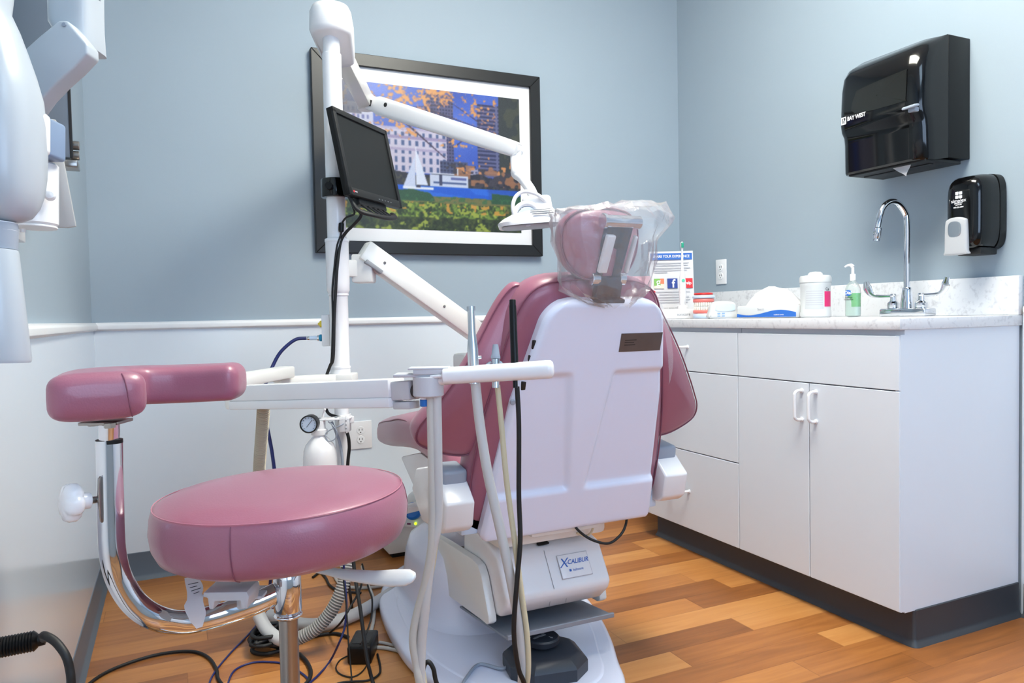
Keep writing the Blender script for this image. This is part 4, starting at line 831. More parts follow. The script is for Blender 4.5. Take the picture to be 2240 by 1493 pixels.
# lever paddle
b = MB(); l0 = D(690, 1243, 1.10); l1 = D(770, 1250, 1.06); l2 = D(840, 1256, 1.04); l3 = D(908, 1262, 1.02)
rgl = []
for t, a, c in ((0, .006, .004), (.15, .006, .004), (.34, .0085, .005), (.6, .0105, .0055), (.8, .0128, .006), (.93, .012, .0055), (.985, .0075, .004), (1, .003, .002)):
    p = l0.lerp(l3, t) - V((0, 0, .006 * math.sin(PI * t))); X = (l3 - l0).normalized(); Y = V((0, 0, 1)).cross(X).normalized(); Zz = X.cross(Y); rgl.append(ring(p, (Y * .72 + Zz * .70) if Y.dot(F_) > 0 else (Y * -.72 + Zz * .70), (Zz * .72 - Y * .70) if Y.dot(F_) > 0 else (Zz * .72 + Y * .70), a, c, 20, 2.2))
b.loft(rgl); obj('height_lever', b, M['white2'], st, ang=70)
# label tag
tgp = [D(418, 1262, 1.03), D(427, 1290, 1.02), D(424, 1320, 1.0), D(432, 1345, .995), D(436, 1372, .995)]; b = MB(); G = []
for i, p in enumerate(catmull(tgp, 4)):
    f = i / 16; wv = qx * math.cos(.3 + 1.0 * math.sin(f * 2.6)) + qf * math.sin(.3 + 1.0 * math.sin(f * 2.6)); hw_ = (.0085 + .009 * math.sin(f * PI) * (1 if f > .4 else .5)) * (1 if f < .8 else 1 - (f - .8) * 2.6); G.append([p + wv * hw_ * j for j in (-1, -.5, 0, .5, 1)])
b.grid(G, .0004); tgo = obj('label_tag', b, M['paper'], st, ang=30, label='crumpled white paper label')
b = MB()
for i, (a0, a1) in enumerate(((-.7, .6), (-.6, .3), (-.5, .7), (-.2, .5))):
    r = G[2 + i]; nrm = (r[-1] - r[0]).cross(G[3 + i][2] - r[2]).normalized(); nrm = nrm if nrm.dot(CAM - r[2]) > 0 else -nrm; c_ = r[2]; e_ = (r[-1] - r[0]) / 2; b.tube([c_ + e_ * a0 + nrm * .0008, c_ + e_ * a1 + nrm * .0008], .0004, 5, 1)
obj('print', b, M['ink'], tgo)
# J arm: flat-oval chrome tube
jp = [cax + V((-.012, .003, .545)), D(560, 1318, 1.08), D(480, 1345, 1.06), D(405, 1361, 1.03), D(345, 1352, 1.0), D(296, 1320, .985), D(262, 1268, .975), D(247, 1210, .97), D(243, 1140, .97), D(241, 1050, .97), D(239, 962, .97)]
b = MB(); b.tube(jp, [.0165] * 11, 24, 7, flat=.78, side=(.4, .9, 0)); ja = obj('arm_tube', b, M['chrome'], st, ang=70)
jt, jb = D(239, 925, .965), D(239, 970, .97)
b = MB(); b.tube([jt, jb], .0125, 20, 1); obj('inner_post', b, M['chrome'], ja, ang=60)
b = MB(); b.tube([jp[-1] + V((0, 0, .001)), jp[-1] - V((0, 0, .004))], .0170, 24, 1, flat=.80, side=(.4, .9, 0)); obj('sleeve_cap', b, M['black'], ja)
kpos = D(222, 1091, .965); kd = (D(150, 1099, .936) - kpos).normalized()
b = MB(); b.cyl(kpos, kpos + kd * .022, .0045, 14); b.cyl(kpos - kd * .004, kpos + kd * .003, .0085, 18); b.pad(smooth2([(-.006, -.028), (.006, -.026), (.008, 0), (.006, .026), (-.006, .028), (-.008, 0)], 3), lambda u, v, w_: D(223, 1091, .955) + qf * u * .9 + V((0, 0, v)) + qx * w_, .002, .0008); kn = obj('knob_screw', b, M['brush'], ja)
b = MB(); ka = kd.orthogonal().normalized(); kb2 = kd.cross(ka); N = 60; prk = [(.010, .014), (.0105, .020), (.0105, .024), (.020, .026), (.0245, .031), (.0250, .038), (.022, .044), (.012, .047), (.001, .0475)]
b.loft([[kpos + kd * z + (ka * math.cos(a) + kb2 * math.sin(a)) * r * (1 - (.13 if r > .018 else 0) * max(0, math.cos(5 * a)) ** 2) for a in [2 * PI * k / N for k in range(N)]] for r, z in prk]); obj('knob', b, M['white'], ja, ang=50)
# padded arm
ap = catmull([D(214, 866, .905), D(208, 862, .94), D(204, 855, 1.0), D(222, 848, 1.085), D(285, 842, 1.15), D(370, 839, 1.185), D(450, 836, 1.20), D(505, 833, 1.205)], 8)
m = len(ap); rgs = []; er = .019
def pad_ring(p, T, wd, hh, inset):
    Nn = V((0, 0, 1)).cross(T); return ring(p, Nn, (0, 0, 1), max(.002, wd - inset), max(.002, hh - inset), 40, 4.0)
for i, p in enumerate(ap):
    f = i / (m - 1); T = (ap[min(i + 1, m - 1)] - ap[max(i - 1, 0)]); T.z = 0; T.normalize(); wd = .054 - .012 * sst(.0, .35, f)
    caps = [(-er * math.cos(a), er * (1 - math.sin(a))) for a in [PI / 2 * k / 7 for k in range(7)]]
    if i == 0:
        rgs.append(pad_ring(p - T * er * 1.06, T, wd, .03, .030)); rgs += [pad_ring(p + T * dx, T, wd, .03, ins) for dx, ins in caps]
    rgs.append(pad_ring(p, T, wd, .03, 0))
    if i == m - 1: rgs += [pad_ring(p - T * dx, T, wd, .03, ins) for dx, ins in caps[::-1]] + [pad_ring(p + T * er * 1.06, T, wd, .03, .030)]
b = MB(); b.loft(rgs); tp_ = obj('torso_pad', b, M['pink'], st, ang=70)
b = MB(); T = (ap[1] - ap[0]); T.z = 0; T.normalize(); Nn = V((0, 0, 1)).cross(T); Nn = Nn if Nn.dot(R_) > 0 else -Nn
b.tube([ap[0] - T * (er * q) + Nn * (.026 + .002 * k) + V((0, 0, zz)) for k, (q, zz) in enumerate(((.55, .0268), (.9, .020), (1.055, .008), (1.055, -.008), (.9, -.020), (.5, -.0275)))], .0008, 6, 4); obj('seam', b, M['pinkdk'], tp_)
b = MB()
for q in (D(204, 926, .95), D(240, 930, .925)): b.lathe([(.007, -.003), (.007, .003)], q, (0, 0, 1), 6)
b.obox(D(232, 922, .95), qx, qf, (0, 0, 1), .05, .04, .004, .001); obj('mount_plate', b, M['brush'], tp_)
# ================================================================== LIGHT POST
PO = V((-1.891, -.833, 0)); UPZ = V((0, 0, 1))
dl = thing('dental_light', PO, 'white dental light on a tall post left of the chair', 'dental light')
b = MB(); b.lathe([(0, .305), (.021, .305), (.021, .80)], PO, (0, 0, 1), 32); b.beam(PO + V((0, 0, .333)), V((xc - .13, -.86, .375)), .05, .018, .004)
b.lathe([(.029, .787), (.029, .800), (.0275, .803), (.0275, 1.02), (.0305, 1.028), (.0335, 1.034), (.0335, 1.05), (.034, 1.055), (.034, 1.185), (.0275, 1.190), (.0275, 1.726), (.0245, 1.728), (.0245, 1.80), (0, 1.8)], PO, (0, 0, 1), 36)
po = obj('post', b, M['white'], dl, ang=40)
b = MB()
for z in (.802, 1.018): b.lathe([(.0285, z), (.0298, z + .001), (.0298, z + .006), (.0285, z + .007)], PO, (0, 0, 1), 32)
b.lathe([(.0344, 1.176), (.0355, 1.178), (.0355, 1.184), (.0344, 1.186)], PO, (0, 0, 1), 32); obj('collar_ring', b, M['trimw'], po)
K = D(800, 222, 2.75); A0 = V((PO.x, PO.y, 1.785)); ad = (K - A0); ad.z = 0; ad.normalize(); an = V((-ad.y, ad.x, 0))
b = MB()
def stad(z, r, e, z2=None):
    o = []
    for k in range(21): a = PI / 2 + PI * k / 20; o.append(PO + V((0, 0, z)) + ad * math.cos(a) * r + an * math.sin(a) * r)
    for k in range(21): a = -PI / 2 + PI * k / 20; o.append(PO + V((0, 0, z2 if z2 else z)) + ad * (e + math.cos(a) * r * .8) + an * math.sin(a) * r * .8)
    return o
b.loft([stad(1.778, .052, .10, 1.735), stad(1.782, .058, .10, 1.738), stad(1.795, .062, .10, 1.755), stad(1.845, .060, .10), stad(1.862, .052, .095), stad(1.870, .035, .08)]); obj('head_housing', b, M['white'], dl, ang=50)
b = MB(); b.beam(A0 + ad * .03, K, .050, .062, .006); b.cyl(K - V((0, 0, .032)), K + V((0, 0, .026)), .030, 28, .004); obj('swing_arm', b, M['offw'], dl)
E1_ = D(1128, 327, 2.4); b = MB(); kd = (E1_ - K).normalized()
ux = UPZ.cross(kd).normalized(); uz = kd.cross(ux)
def ab(t, w_, h): return ring(K.lerp(E1_, t), ux, uz, w_, h, 28, 5)
b.loft([ab(0.0, .020, .022), ab(.01, .024, .026), ab(.09, .025, .028), ab(.12, .030, .034), ab(.5, .027, .031), ab(.9, .024, .027), ab(.96, .023, .026), ab(1.0, .022, .025), ab(1.015, .018, .02)]); obj('spring_arm', b, M['white'], dl, ang=40)
b = MB(); b.obox(K + kd * .05 + uz * .0 - ux * .025, kd, ux, uz, .012, .006, .022, .002); b.lathe([(.008, 0), (.008, .002), (0, .003)], K + kd * .13 - ux * .028 + uz * .01, -ux, 14); obj('arm_slot', b, M['mblack'], dl)
LC = D(1158, 487, 2.35); LT = D(1168, 425, 2.35)
e2 = D(1129, 372, 2.38)
b = MB(); b.lathe([(.020, -.018), (.020, .018)], E1_, ux, 24); b.tube([E1_, E1_ - V((0, 0, .03)), e2, e2 - V((0, 0, .012)), e2.lerp(LT, .35), e2.lerp(LT, .8), LT - V((0, 0, .01))], [.019, .0185, .0175, .0165, .0165, .0165, .016], 18, 5); obj('wrist', b, M['white'], dl, ang=50)
lx = V((.908, -.418, .06)).normalized(); ly = V((.418, .908, 0)).normalized(); lzv = lx.cross(ly).normalized(); lzv = lzv if lzv.z > 0 else -lzv
def lp(x, y, z): return LC + lx * x + ly * y + lzv * z
b = MB()
b.loft([ring(lp(o_, 0, z), lx, ly, a, c, 36, p) for z, a, c, o_, p in ((-.010, .090, .070, 0, 3.4), (-.012, .098, .078, 0, 3.4), (0, .101, .080, 0, 3.4), (.012, .092, .074, .006, 3.2), (.034, .060, .056, .022, 3.2), (.042, .048, .047, .028, 4), (.072, .045, .044, .028, 4.5), (.078, .040, .040, .028, 4.5))])
hd2 = obj('lamp_head', b, M['white'], dl, ang=45)
b = MB(); b.loft([ring(lp(0, 0, z), lx, ly, a, c, 36, 3.4) for z, a, c in ((-.0125, .088, .068), (-.015, .084, .064))]); obj('lens', b, M['greyp'], hd2)
b = MB()
for k in range(3): b.obox(lp(.035 + k * .004, -.0655 - k * .006, .030 - k * .0065), lx, ly, lzv, .062, .006, .0022)
obj('vent_slots', b, M['ggrey'], hd2)
b = MB(); rg = []
for k in range(25):
    a = PI * (-.05 + 1.1 * k / 24); rg.append(lp(-.008 - .040 * math.cos(a) * 1.0, -.052, .012 + .042 * math.sin(a)))
b.tube(rg, .009, 12, 1); b.cyl(lp(-.052, -.066, .008), lp(-.052, -.03, .008), .0125, 18); obj('yoke', b, M['white'], hd2)
b = MB(); b.lathe([(.030, 0), (.030, .010), (.026, .013), (0, .013)], lp(-.006, -.045, .014), -ly, 28); obj('pivot_disc', b, M['ice'], hd2)
b = MB(); b.tube([lp(-.045, -.058, .012), lp(-.050, -.06, .045), lp(-.038, -.06, .076), lp(-.012, -.058, .090), lp(.02, -.055, .083), lp(.046, -.048, .066), lp(.055, -.04, .055)], .0062, 12, 6); obj('handle', b, M['white'], hd2, ang=60)
# ================================================================== MONITOR
mc = V((-1.794, -.854, 1.42)); mX = V((.692, .722, .003)).normalized(); mN = V((.708, -.679, .196)).normalized(); mZ = mN.cross(mX).normalized() * -1
mZ = mZ if mZ.z > 0 else -mZ; mX = mZ.cross(mN).normalized() * -1; mX = mX if mX.x > 0 else -mX
mw, mh_ = .311, .253
def mp(x, z, n=0.): return mc + mX * x + mZ * z + mN * n
mo = thing('monitor', mp(0, -mh_ / 2), 'black flat monitor clamped to the white light post', 'monitor')
b = MB(); e = .016
b.prism([(-mw / 2, -mh_ / 2), (mw / 2, -mh_ / 2), (mw / 2, mh_ / 2), (-mw / 2, mh_ / 2)], mp(0, 0, -.020), mX, mZ, .017, .003, 2) if mX.cross(mZ).dot(mN) > 0 else b.prism([(-mw / 2, -mh_ / 2), (mw / 2, -mh_ / 2), (mw / 2, mh_ / 2), (-mw / 2, mh_ / 2)], mp(0, 0, -.003), mX, mZ, .017, .003, 2)
b.obox(mp(0.02, 0, -.032), mX, mN, mZ, mw * .5, .03, mh_ * .6, .01); obj('case', b, M['black'], mo)
b = MB()
for (x0, x1, z0, z1) in ((-mw / 2, mw / 2, mh_ / 2 - e, mh_ / 2), (-mw / 2, mw / 2, -mh_ / 2, -mh_ / 2 + .022), (-mw / 2, -mw / 2 + e, -mh_ / 2, mh_ / 2), (mw / 2 - e, mw / 2, -mh_ / 2, mh_ / 2)): b.obox(mp((x0 + x1) / 2, (z0 + z1) / 2, -.001), mX, mN, mZ, x1 - x0, .008, z1 - z0, .0015)
bz = obj('bezel', b, M['mblack'], mo)
b = MB(); b.obox(mp(0, .003, -.0035), mX, mN, mZ, mw - 2 * e + .002, .003, mh_ - .038 + .002); obj('screen', b, M['screen'], mo)
b = MB()
for k in range(5): b.obox(mp(.01 + k * .018, -mh_ / 2 + .008, .0032), mX, mN, mZ, .006, .001, .002)
obj('buttons', b, M['ggrey'], bz)
b = MB(); b.cyl(mp(-mw / 2 + .024, -mh_ / 2 + .011, .003), mp(-mw / 2 + .024, -mh_ / 2 + .011, .0034), .0035, 14); obj('maker_mark', b, M['red'], bz); text('AOC', .006, mp(-mw / 2 + .036, -mh_ / 2 + .011, .0034), mX, mZ, M['wt'], bz)
b = MB(); b.obox(mp(-.01, -mh_ / 2 - .006, -.02), mX, mN, mZ, .16, .022, .022, .003); sb2 = obj('lower_bar', b, M['mblack'], mo)
b = MB(); b.tube([mp(-.115, -mh_ / 2 + .01, -.025), mp(-.105, -mh_ / 2 - .035, -.012), mp(-.06, -mh_ / 2 - .052, .012), mp(0, -mh_ / 2 - .055, .02), mp(.06, -mh_ / 2 - .045, .014), mp(.085, -mh_ / 2 - .03, .0)], .011, 10, 6, flat=.6); obj('grip', b, M['mblack'], mo, ang=60)
b = MB()
for x in (-.075, -.04, -.01, .02, .05): b.beam(mp(x, -mh_ / 2 - .012, -.018), mp(x + .012, -mh_ / 2 - .046, .012), .006, .006, .001)
obj('grip_rib', b, M['mblack'], mo)
b = MB(); zc = 1.334; b.lathe([(.0278, zc - .027), (.040, zc - .027), (.0415, zc - .024), (.0415, zc + .024), (.040, zc + .027), (.0278, zc + .027)], PO, (0, 0, 1), 36); cl = obj('clamp', b, M['gblack'], mo)
b = MB(); md = mp(0, -.05, -.05); b.beam(PO + V((0, 0, zc)) + (md - PO - V((0, 0, zc))).normalized() * .036, md, .035, .04, .005); b.cyl(PO + V((-.03, -.05, zc)), PO + V((-.022, -.03, zc)), .011, 16); obj('clamp_arm', b, M['black'], mo)
cable('signal_cable', [mp(-.085, -mh_ / 2 - .02, -.03), D(790, 470, 2.12), D(775, 490, 2.13), D(757, 508, 2.155), D(745, 530, 2.16), D(738, 580, 2.152), D(734, 640, 2.155), D(731, 700, 2.160), D(729, 780, 2.158), D(722, 800, 2.165), D(712, 828, 2.17), D(709, 850, 2.18), D(716, 900, 2.2), D(742, 915, 2.18), D(759, 945, 2.15), D(764, 975, 2.15), D(761, 1010, 2.15), D(757, 1080, 2.15), D(754, 1200, 2.12), PZ(770, 1330, .005)], .0048, M['rubber'], '', parent=mo)
cable('power_lead', [mp(-.10, -mh_ / 2 - .012, -.03), D(775, 467, 2.12), D(757, 476, 2.14), D(748, 490, 2.155), D(746, 512, 2.158), D(737, 540, 2.152), D(730, 600, 2.155), D(727, 640, 2.158), D(728, 700, 2.160), D(726, 770, 2.158), D(724, 795, 2.165)], .0030, M['rubber'], '', parent=mo)
b = MB(); b.cyl(D(747, 487, 2.155), D(746.3, 507, 2.155), .0078, 14, .002); obj('ferrite_bead', b, M['black'], mo)
# ================================================================== DELIVERY ARM (rear)
da = thing('doctor_delivery_unit', PO + V((.07, 0, 1.06)), 'off-white slanted arm running from the post behind the chair back', 'instrument arm')
pv = D(796, 588, 2.24); b = MB(); b.obox(pv, qx, qf, UPZ, .062, .07, .085, .006); b.beam(PO + V((0, 0, 1.10)), pv, .04, .05, .004); obj('pivot_bracket', b, M['offw'], da)
a0, a1 = D(793, 546, 2.22), D(1085, 758, 2.46); b = MB(); b.beam(a0, a1, .055, .064, .007); obj('beam', b, M['offw'], da)
dv = (a1 - a0).normalized(); sx_ = UPZ.cross(dv).normalized(); sx_ = sx_ if sx_.dot(CAM - a0) > 0 else -sx_; dzv = dv.cross(sx_); b = MB()
for t in (.13, .56): b.cyl(a0.lerp(a1, t) + sx_ * .027, a0.lerp(a1, t) + sx_ * .0295, .0045, 12)
obj('screw', b, M['brush'], da)
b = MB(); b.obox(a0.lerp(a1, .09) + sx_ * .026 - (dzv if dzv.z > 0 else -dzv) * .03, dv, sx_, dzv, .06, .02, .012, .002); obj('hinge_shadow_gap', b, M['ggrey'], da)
b = MB(); b.box((a1.x - .12, a1.y - .06, a1.z - .075), (a1.x + .14, a1.y + .10, a1.z - .02), .012); obj('tray', b, M['offw'], da)
# ================================================================== ASSISTANT ARM
aa = thing('assistant_delivery_unit', PO + V((0, 0, .765)), 'white jointed arm holding the instrument rest in front of the chair', 'instrument arm')
p_l = D(606, 838, 2.06); p_l.z = .767
b = MB(); b.obox(PO + V((0, 0, .766)), qx, qf, UPZ, .088, .08, .042, .004); b.beam(PO + V((0, 0, .764)), p_l, .05, .046, .004); obj('post_bracket', b, M['offw'], aa)
s0, s1 = D(622, 816, 2.04), D(505, 832, 1.76); s0.z = s1.z = .805; b = MB(); b.beam(s0, s1, .046, .032, .005, ext=.02); b.cyl(V((p_l.x, p_l.y, .78)), V((p_l.x, p_l.y, .80)), .02); obj('link', b, M['offw'], aa)
m0, m1 = D(519, 868, 1.735), D(869, 858, 1.415); b = MB(); mdv = (m1 - m0).normalized(); mside = UPZ.cross(mdv).normalized(); mside = mside if mside.dot(CAM - m0) > 0 else -mside; mup = mdv.cross(mside); mup = mup if mup.z > 0 else -mup
b.obox((m0 + m1) / 2 + mup * .0095, mdv, mside, mup, (m1 - m0).length, .046, .0355, .0035); bm0 = obj('balance_arm', b, M['white'], aa)
b = MB(); b.obox((m0 + m1) / 2 - mup * .0175 + mside * .0012, mdv, mside, mup, (m1 - m0).length, .047, .0195, .003); obj('lower_cover', b, M['white'], bm0)
b = MB(); b.obox(m0 - mdv * .006 - mup * .004, mdv, mside, mup, .035, .04, .046, .005); b.cyl(V((s1.x, s1.y, .76)), V((s1.x, s1.y, .80)), .018); obj('elbow', b, M['offw'], aa)
b = MB(); b.cyl(m0 + mdv * .006 + mup * .01 + mside * .022, m0 + mdv * .006 + mup * .01 + mside * .025, .004, 12); obj('screw', b, M['brush'], aa)
jc = D(937, 846, 1.375); b = MB(); b.obox(m1 + mdv * .022 + mup * .004, mdv, mside, mup, .05, .032, .036, .003); b.obox(m1 + mdv * .022 - mup * .024, mdv, mside, mup, .045, .028, .014, .002); obj('knuckle', b, M['lgrey'], aa)
b = MB()
for k in range(6): c_ = m1 + mdv * (.036 + k * .0028) + mup * .002; b.lathe([(.009, -.0009), (.0125, 0), (.009, .0009)], c_, mdv, 18)
obj('spring', b, M['brush'], aa)
b = MB(); b.cyl(jc + V((0, 0, -.017)), jc + V((0, 0, .021)), .0285, 36, .002); jh = obj('swivel_housing', b, M['lgrey'], aa)
b = MB(); jt_ = jc + V((0, 0, .0235)); b.obox(jt_ + mdv * -.012, qx * .99 + qf * -.1, qf, UPZ, .108, .052, .006, .002); b.obox(jt_ + V((0, 0, .012)) + mdv * .004, qx, qf, UPZ, .075, .045, .0035, .001); b.obox(jt_ + V((0, 0, .006)) + mdv * .008, qx, qf, UPZ, .062, .038, .010, .001); obj('top_plate', b, M['lgrey'], aa)
b = MB()
for px in (879, 892): b.lathe([(.005, 0), (.005, .003), (.003, .004), (0, .004)], D(px, 821, 1.385), (0, 0, 1), 12)
obj('bolt', b, M['chrome'], aa)
bt = D(927, 872, 1.37); b = MB(); b.cyl(bt + V((0, 0, .006)), bt + V((0, 0, -.004)), .0062, 14); tpb = obj('valve_stem', b, M['white'], aa); b = MB(); b.cyl(bt + V((0, 0, -.001)), bt + V((0, 0, -.014)), .0075, 16); obj('blue_cap', b, M['blue'], tpb)
h0, h1 = D(968, 822, 1.362), D(1212, 806.5, 1.345); hdv = (h1 - h0).normalized(); hsd = UPZ.cross(hdv).normalized(); hup = hdv.cross(hsd); hup = hup if hup.z > 0 else -hup
b = MB(); hl = (h1 - h0).length; rg = []
for t in (0, .006, .02, .1, .5, .9, .945, .975, .992, 1.):
    k = 1 if .02 <= t <= .945 else (.75 if t == .006 else .4 if t == 0 else .94 if t < .98 else .74 if t < .995 else .35)
    rg.append(ring(h0 + hdv * hl * t, hsd, hup, .0215 * k, .0158 * k + .0012 * t, 28, 2.8))
b.loft(rg)
b.tube([h0 + hdv * .02 + hup * .006, h0 - hdv * .006 + hup * .009, h0 - hdv * .018 + hup * .005], [.010, .009, .006], 14, 5); b.tube([h0 + hdv * .02 - hup * .006, h0 - hdv * .004 - hup * .008, h0 - hdv * .012 - hup * .006], [.010, .009, .006], 14, 5); b.obox(h0 + hdv * .006 + hup * .001 - hsd * .0, hdv, hsd, hup, .055, .03, .006, .002)
hr_ = obj('instrument_rest', b, M['white'], aa, ang=60)
# ---- instruments standing in the rest, each with its tubing looping back to the swivel
def along(px): t = (px - 968) / (1212 - 968); return h0.lerp(h1, t)
i1 = thing('suction_handpiece', along(1035), 'tall silver metal handpiece with wide grey tube in the instrument rest', 'dental instrument')
q0, q1 = along(1037), D(1030, 672, 1.365); ax_ = (q1 - q0); L1 = ax_.length
b = MB(); b.lathe([(.0098, -.018), (.0098, .012), (.0102, .02), (.0102, .045), (.0088, .06), (.0068, .078), (.0068, .118), (.0078, .125), (.0080, L1 - .006), (.0065, L1), (.0045, L1 + .001), (.0045, L1 - .012), (0, L1 - .012)], q0, ax_, 24); obj('handle', b, M['alu'], i1, ang=40)
b = MB(); b.lathe([(.0030, 0), (.0030, .006), (0, .007)], q0 + ax_.normalized() * .03 + hdv * .0095, hdv, 10); obj('lever', b, M['alu'], i1)
hz_ = [D(1040, 838, 1.36), D(1050, 930, 1.36), D(1068, 1040, 1.36), D(1097, 1170, 1.362), D(1122, 1290, 1.365), D(1139, 1400, 1.37), D(1143, 1493, 1.375), D(1130, 1580, 1.385), D(1060, 1625, 1.40), D(970, 1610, 1.40), D(925, 1520, 1.39), D(921, 1425, 1.385), D(930, 1326, 1.38), D(943, 1213, 1.378), D(957, 1140, 1.375), D(957, 1000, 1.372), D(955, 864, 1.372)]
cable('hose', hz_, .0092, M['whtube'], '', parent=i1, n=14)
i2 = thing('air_water_syringe', along(1084), 'short grey-tipped syringe with thin beige tube in the instrument rest', 'dental instrument')
q0, q1 = along(1085), D(1084, 753, 1.36); ax_ = q1 - q0; L2 = ax_.length
b = MB(); b.lathe([(.0066, -.028), (.0066, -.016), (.0085, -.014), (.0085, .004), (.0075, .008), (.0075, .024), (.006, .027), (0, .027)], q0, ax_, 20); obj('body', b, M['alu'], i2)
b = MB(); b.lathe([(.0088, .026), (.0088, .030), (.0075, .034), (.0056, L2 - .004), (.005, L2), (0, L2)], q0, ax_, 18); obj('tip', b, M['greyp'], i2)
b = MB(); b.tube([q0 + ax_.normalized() * .02 + hdv * .008, q0 + ax_.normalized() * .012 + hdv * .014, q0 + ax_.normalized() * .0 + hdv * .012], .0022, 8, 4); b.tube([q0 + ax_.normalized() * .02 - hdv * .008, q0 + ax_.normalized() * .016 - hdv * .016, q0 + ax_.normalized() * .01 - hdv * .014], .0022, 8, 4); obj('trigger', b, M['alu'], i2)
cable('hose', [D(1088, 842, 1.358), D(1097, 930, 1.358), D(1108, 1050, 1.358), D(1124, 1170, 1.36), D(1140, 1290, 1.362), D(1154, 1400, 1.365), D(1153, 1493, 1.37), D(1130, 1570, 1.395), D(1050, 1600, 1.41), D(950, 1560, 1.41), D(925, 1470, 1.41), D(914, 1385, 1.41), D(940, 1270, 1.405), D(953, 1175, 1.40), D(953, 1000, 1.395), D(952, 864, 1.388)], .0052, M['beige'], '', parent=i2, n=12)
i3 = thing('curing_pen', along(1125), 'slim black pen instrument with black cord in the instrument rest', 'dental instrument')
q0, q1 = along(1127), D(1121, 655, 1.36); ax_ = q1 - q0; L3 = ax_.length
b = MB(); b.lathe([(.0045, -.03), (.0045, -.016), (.0072, -.014), (.0074, .0), (.0066, L3 - .012), (.0060, L3 - .010), (.0060, L3 - .001), (.0052, L3), (0, L3)], q0, ax_, 18); obj('body', b, M['black'], i3, ang=40)
cable('cord', [D(1131, 845, 1.357), D(1135, 930, 1.357), D(1135, 1080, 1.357), D(1138, 1180, 1.352), D(1131, 1270, 1.345), D(1124, 1380, 1.345), D(1134, 1460, 1.35), D(1147, 1500, 1.36), D(1140, 1560, 1.40), D(1060, 1600, 1.43), D(980, 1550, 1.44), D(955, 1493, 1.44), D(948, 1462, 1.44), D(937, 1447, 1.44), D(927, 1458, 1.44), D(924, 1495, 1.44), D(930, 1560, 1.44), PZ(930, 1800, .005)], .0046, M['rubber'], '', parent=i3, n=10)
# second grey line that completes the bundle under the swivel
cable('supply_hose', [D(941, 866, 1.37), D(944, 1000, 1.37), D(945, 1175, 1.372), D(931, 1270, 1.375), D(911, 1345, 1.38), D(903, 1400, 1.38), D(910, 1450, 1.382), D(922, 1510, 1.385), D(960, 1640, 1.45), PZ(1010, 1760, .01)], .0074, M['cream'], '', parent=aa, n=12)
# ================================================================== QUICK CONNECT + AIR HOSE
qc = thing('quick_connect_box', D(714, 757, 2.24), 'small white valve box with yellow and blue couplings on the post', 'valve box')
b = MB(); qcc = D(716, 722, 2.225); b.obox(qcc, qx, qf, UPZ, .024, .045, .094, .003); obj('box', b, M['white'], qc)
b = MB(); y_ = D(706, 708, 2.22); b.cyl(y_, y_ - qx * .009, .010, 18, .002); b.cyl(y_ - qx * .009, y_ - qx * .014, .004, 10); obj('yellow_coupling', b, M['yellow'], qc)
b = MB(); y2 = D(706, 738.5, 2.22); b.cyl(y2, y2 - qx * .010, .0105, 18, .002); obj('blue_coupling', b, M['cyan'], qc)
ah = thing('air_hose', D(590, 1100, 2.1), 'dark blue air hose curving from the blue coupling', 'hose')
b = MB(); b.cyl(y2 - qx * .009, y2 - qx * .016, .0082, 14); b.cyl(y2 - qx * .038, y2 - qx * .046, .006, 12); b.cyl(y2 - qx * .046, y2 - qx * .053, .0048, 12); obj('fitting', b, M['chrome'], ah)
b = MB(); b.cyl(y2 - qx * .014, y2 - qx * .040, .0062, 14); obj('clear_sleeve', b, M['ice'], ah)
cable('tube', [y2 - qx * .05, D(650, 741, 2.21), D(632, 752, 2.20), D(612, 772, 2.19), D(598, 797, 2.18), D(588, 822, 2.16), D(580, 845, 2.15), D(577, 900, 2.15), D(588, 950, 2.15), D(598, 1010, 2.15), D(606, 1100, 2.15), D(598, 1200, 2.16), PZ(585, 1345, .008)], .0052, M['navy'], '', parent=ah)
# ================================================================== WATER BOTTLE
wb = thing('water_bottle', D(700, 1080, 2.12), 'white pressure bottle with a round black gauge on the post', 'bottle')
wo_ = D(702, 1060, 2.12); wz = wo_.z
def wl(prof, m, name, **k): b = MB(); b.lathe(prof, wo_, (0, 0, 1), 36); return obj(name, b, m, wb, **k)
Hb = lambda py: D(702, py, 2.12).z - wz
wl([(0, -.05), (.04, -.05), (.0475, -.04), (.0475, Hb(1000)), (.0455, Hb(985)), (.040, Hb(972)), (.030, Hb(962)), (.019, Hb(953)), (.0165, Hb(948)), (.0165, Hb(944))], M['white'], 'bottle', ang=60)
wl([(.0225, Hb(949)), (.0230, Hb(946)), (.0230, Hb(938)), (.0175, Hb(936)), (.0175, Hb(919)), (0, Hb(918))], M['trimw'], 'cap')
bp0 = D(728, 915, 2.13); b = MB(); b.obox(bp0, qx * .98 + V((0, 0, .03)), qf, UPZ, .105, .055, .0035, .001); b.obox(D(762, 925, 2.13), qx, qf, UPZ, .004, .055, .05, .001); b.obox(D(753, 928, 2.105), qx, qf, UPZ, .028, .003, .042, .001); b.beam(D(764, 918, 2.14), PO + V((0, 0, .655)), .03, .02, .002); brk = obj('bracket', b, M['white'], wb)
b = MB()
for q in (D(700, 915, 2.115), D(712, 919, 2.11), D(735, 913, 2.115)): b.lathe([(.0045, 0), (.0045, .003), (0, .004)], q, (0, 0, 1), 10)
for py in (920, 929, 937): b.lathe([(.0022, 0), (.0022, .001), (0, .0011)], D(757, py, 2.1025), -qf, 10)
obj('bolt', b, M['ggrey'], brk)
b = MB(); b.tube([D(706, 912, 2.115), D(708, 903, 2.115), D(711, 894, 2.112)], [.003, .0028, .0034], 8, 3); obj('toggle', b, M['white'], wb)
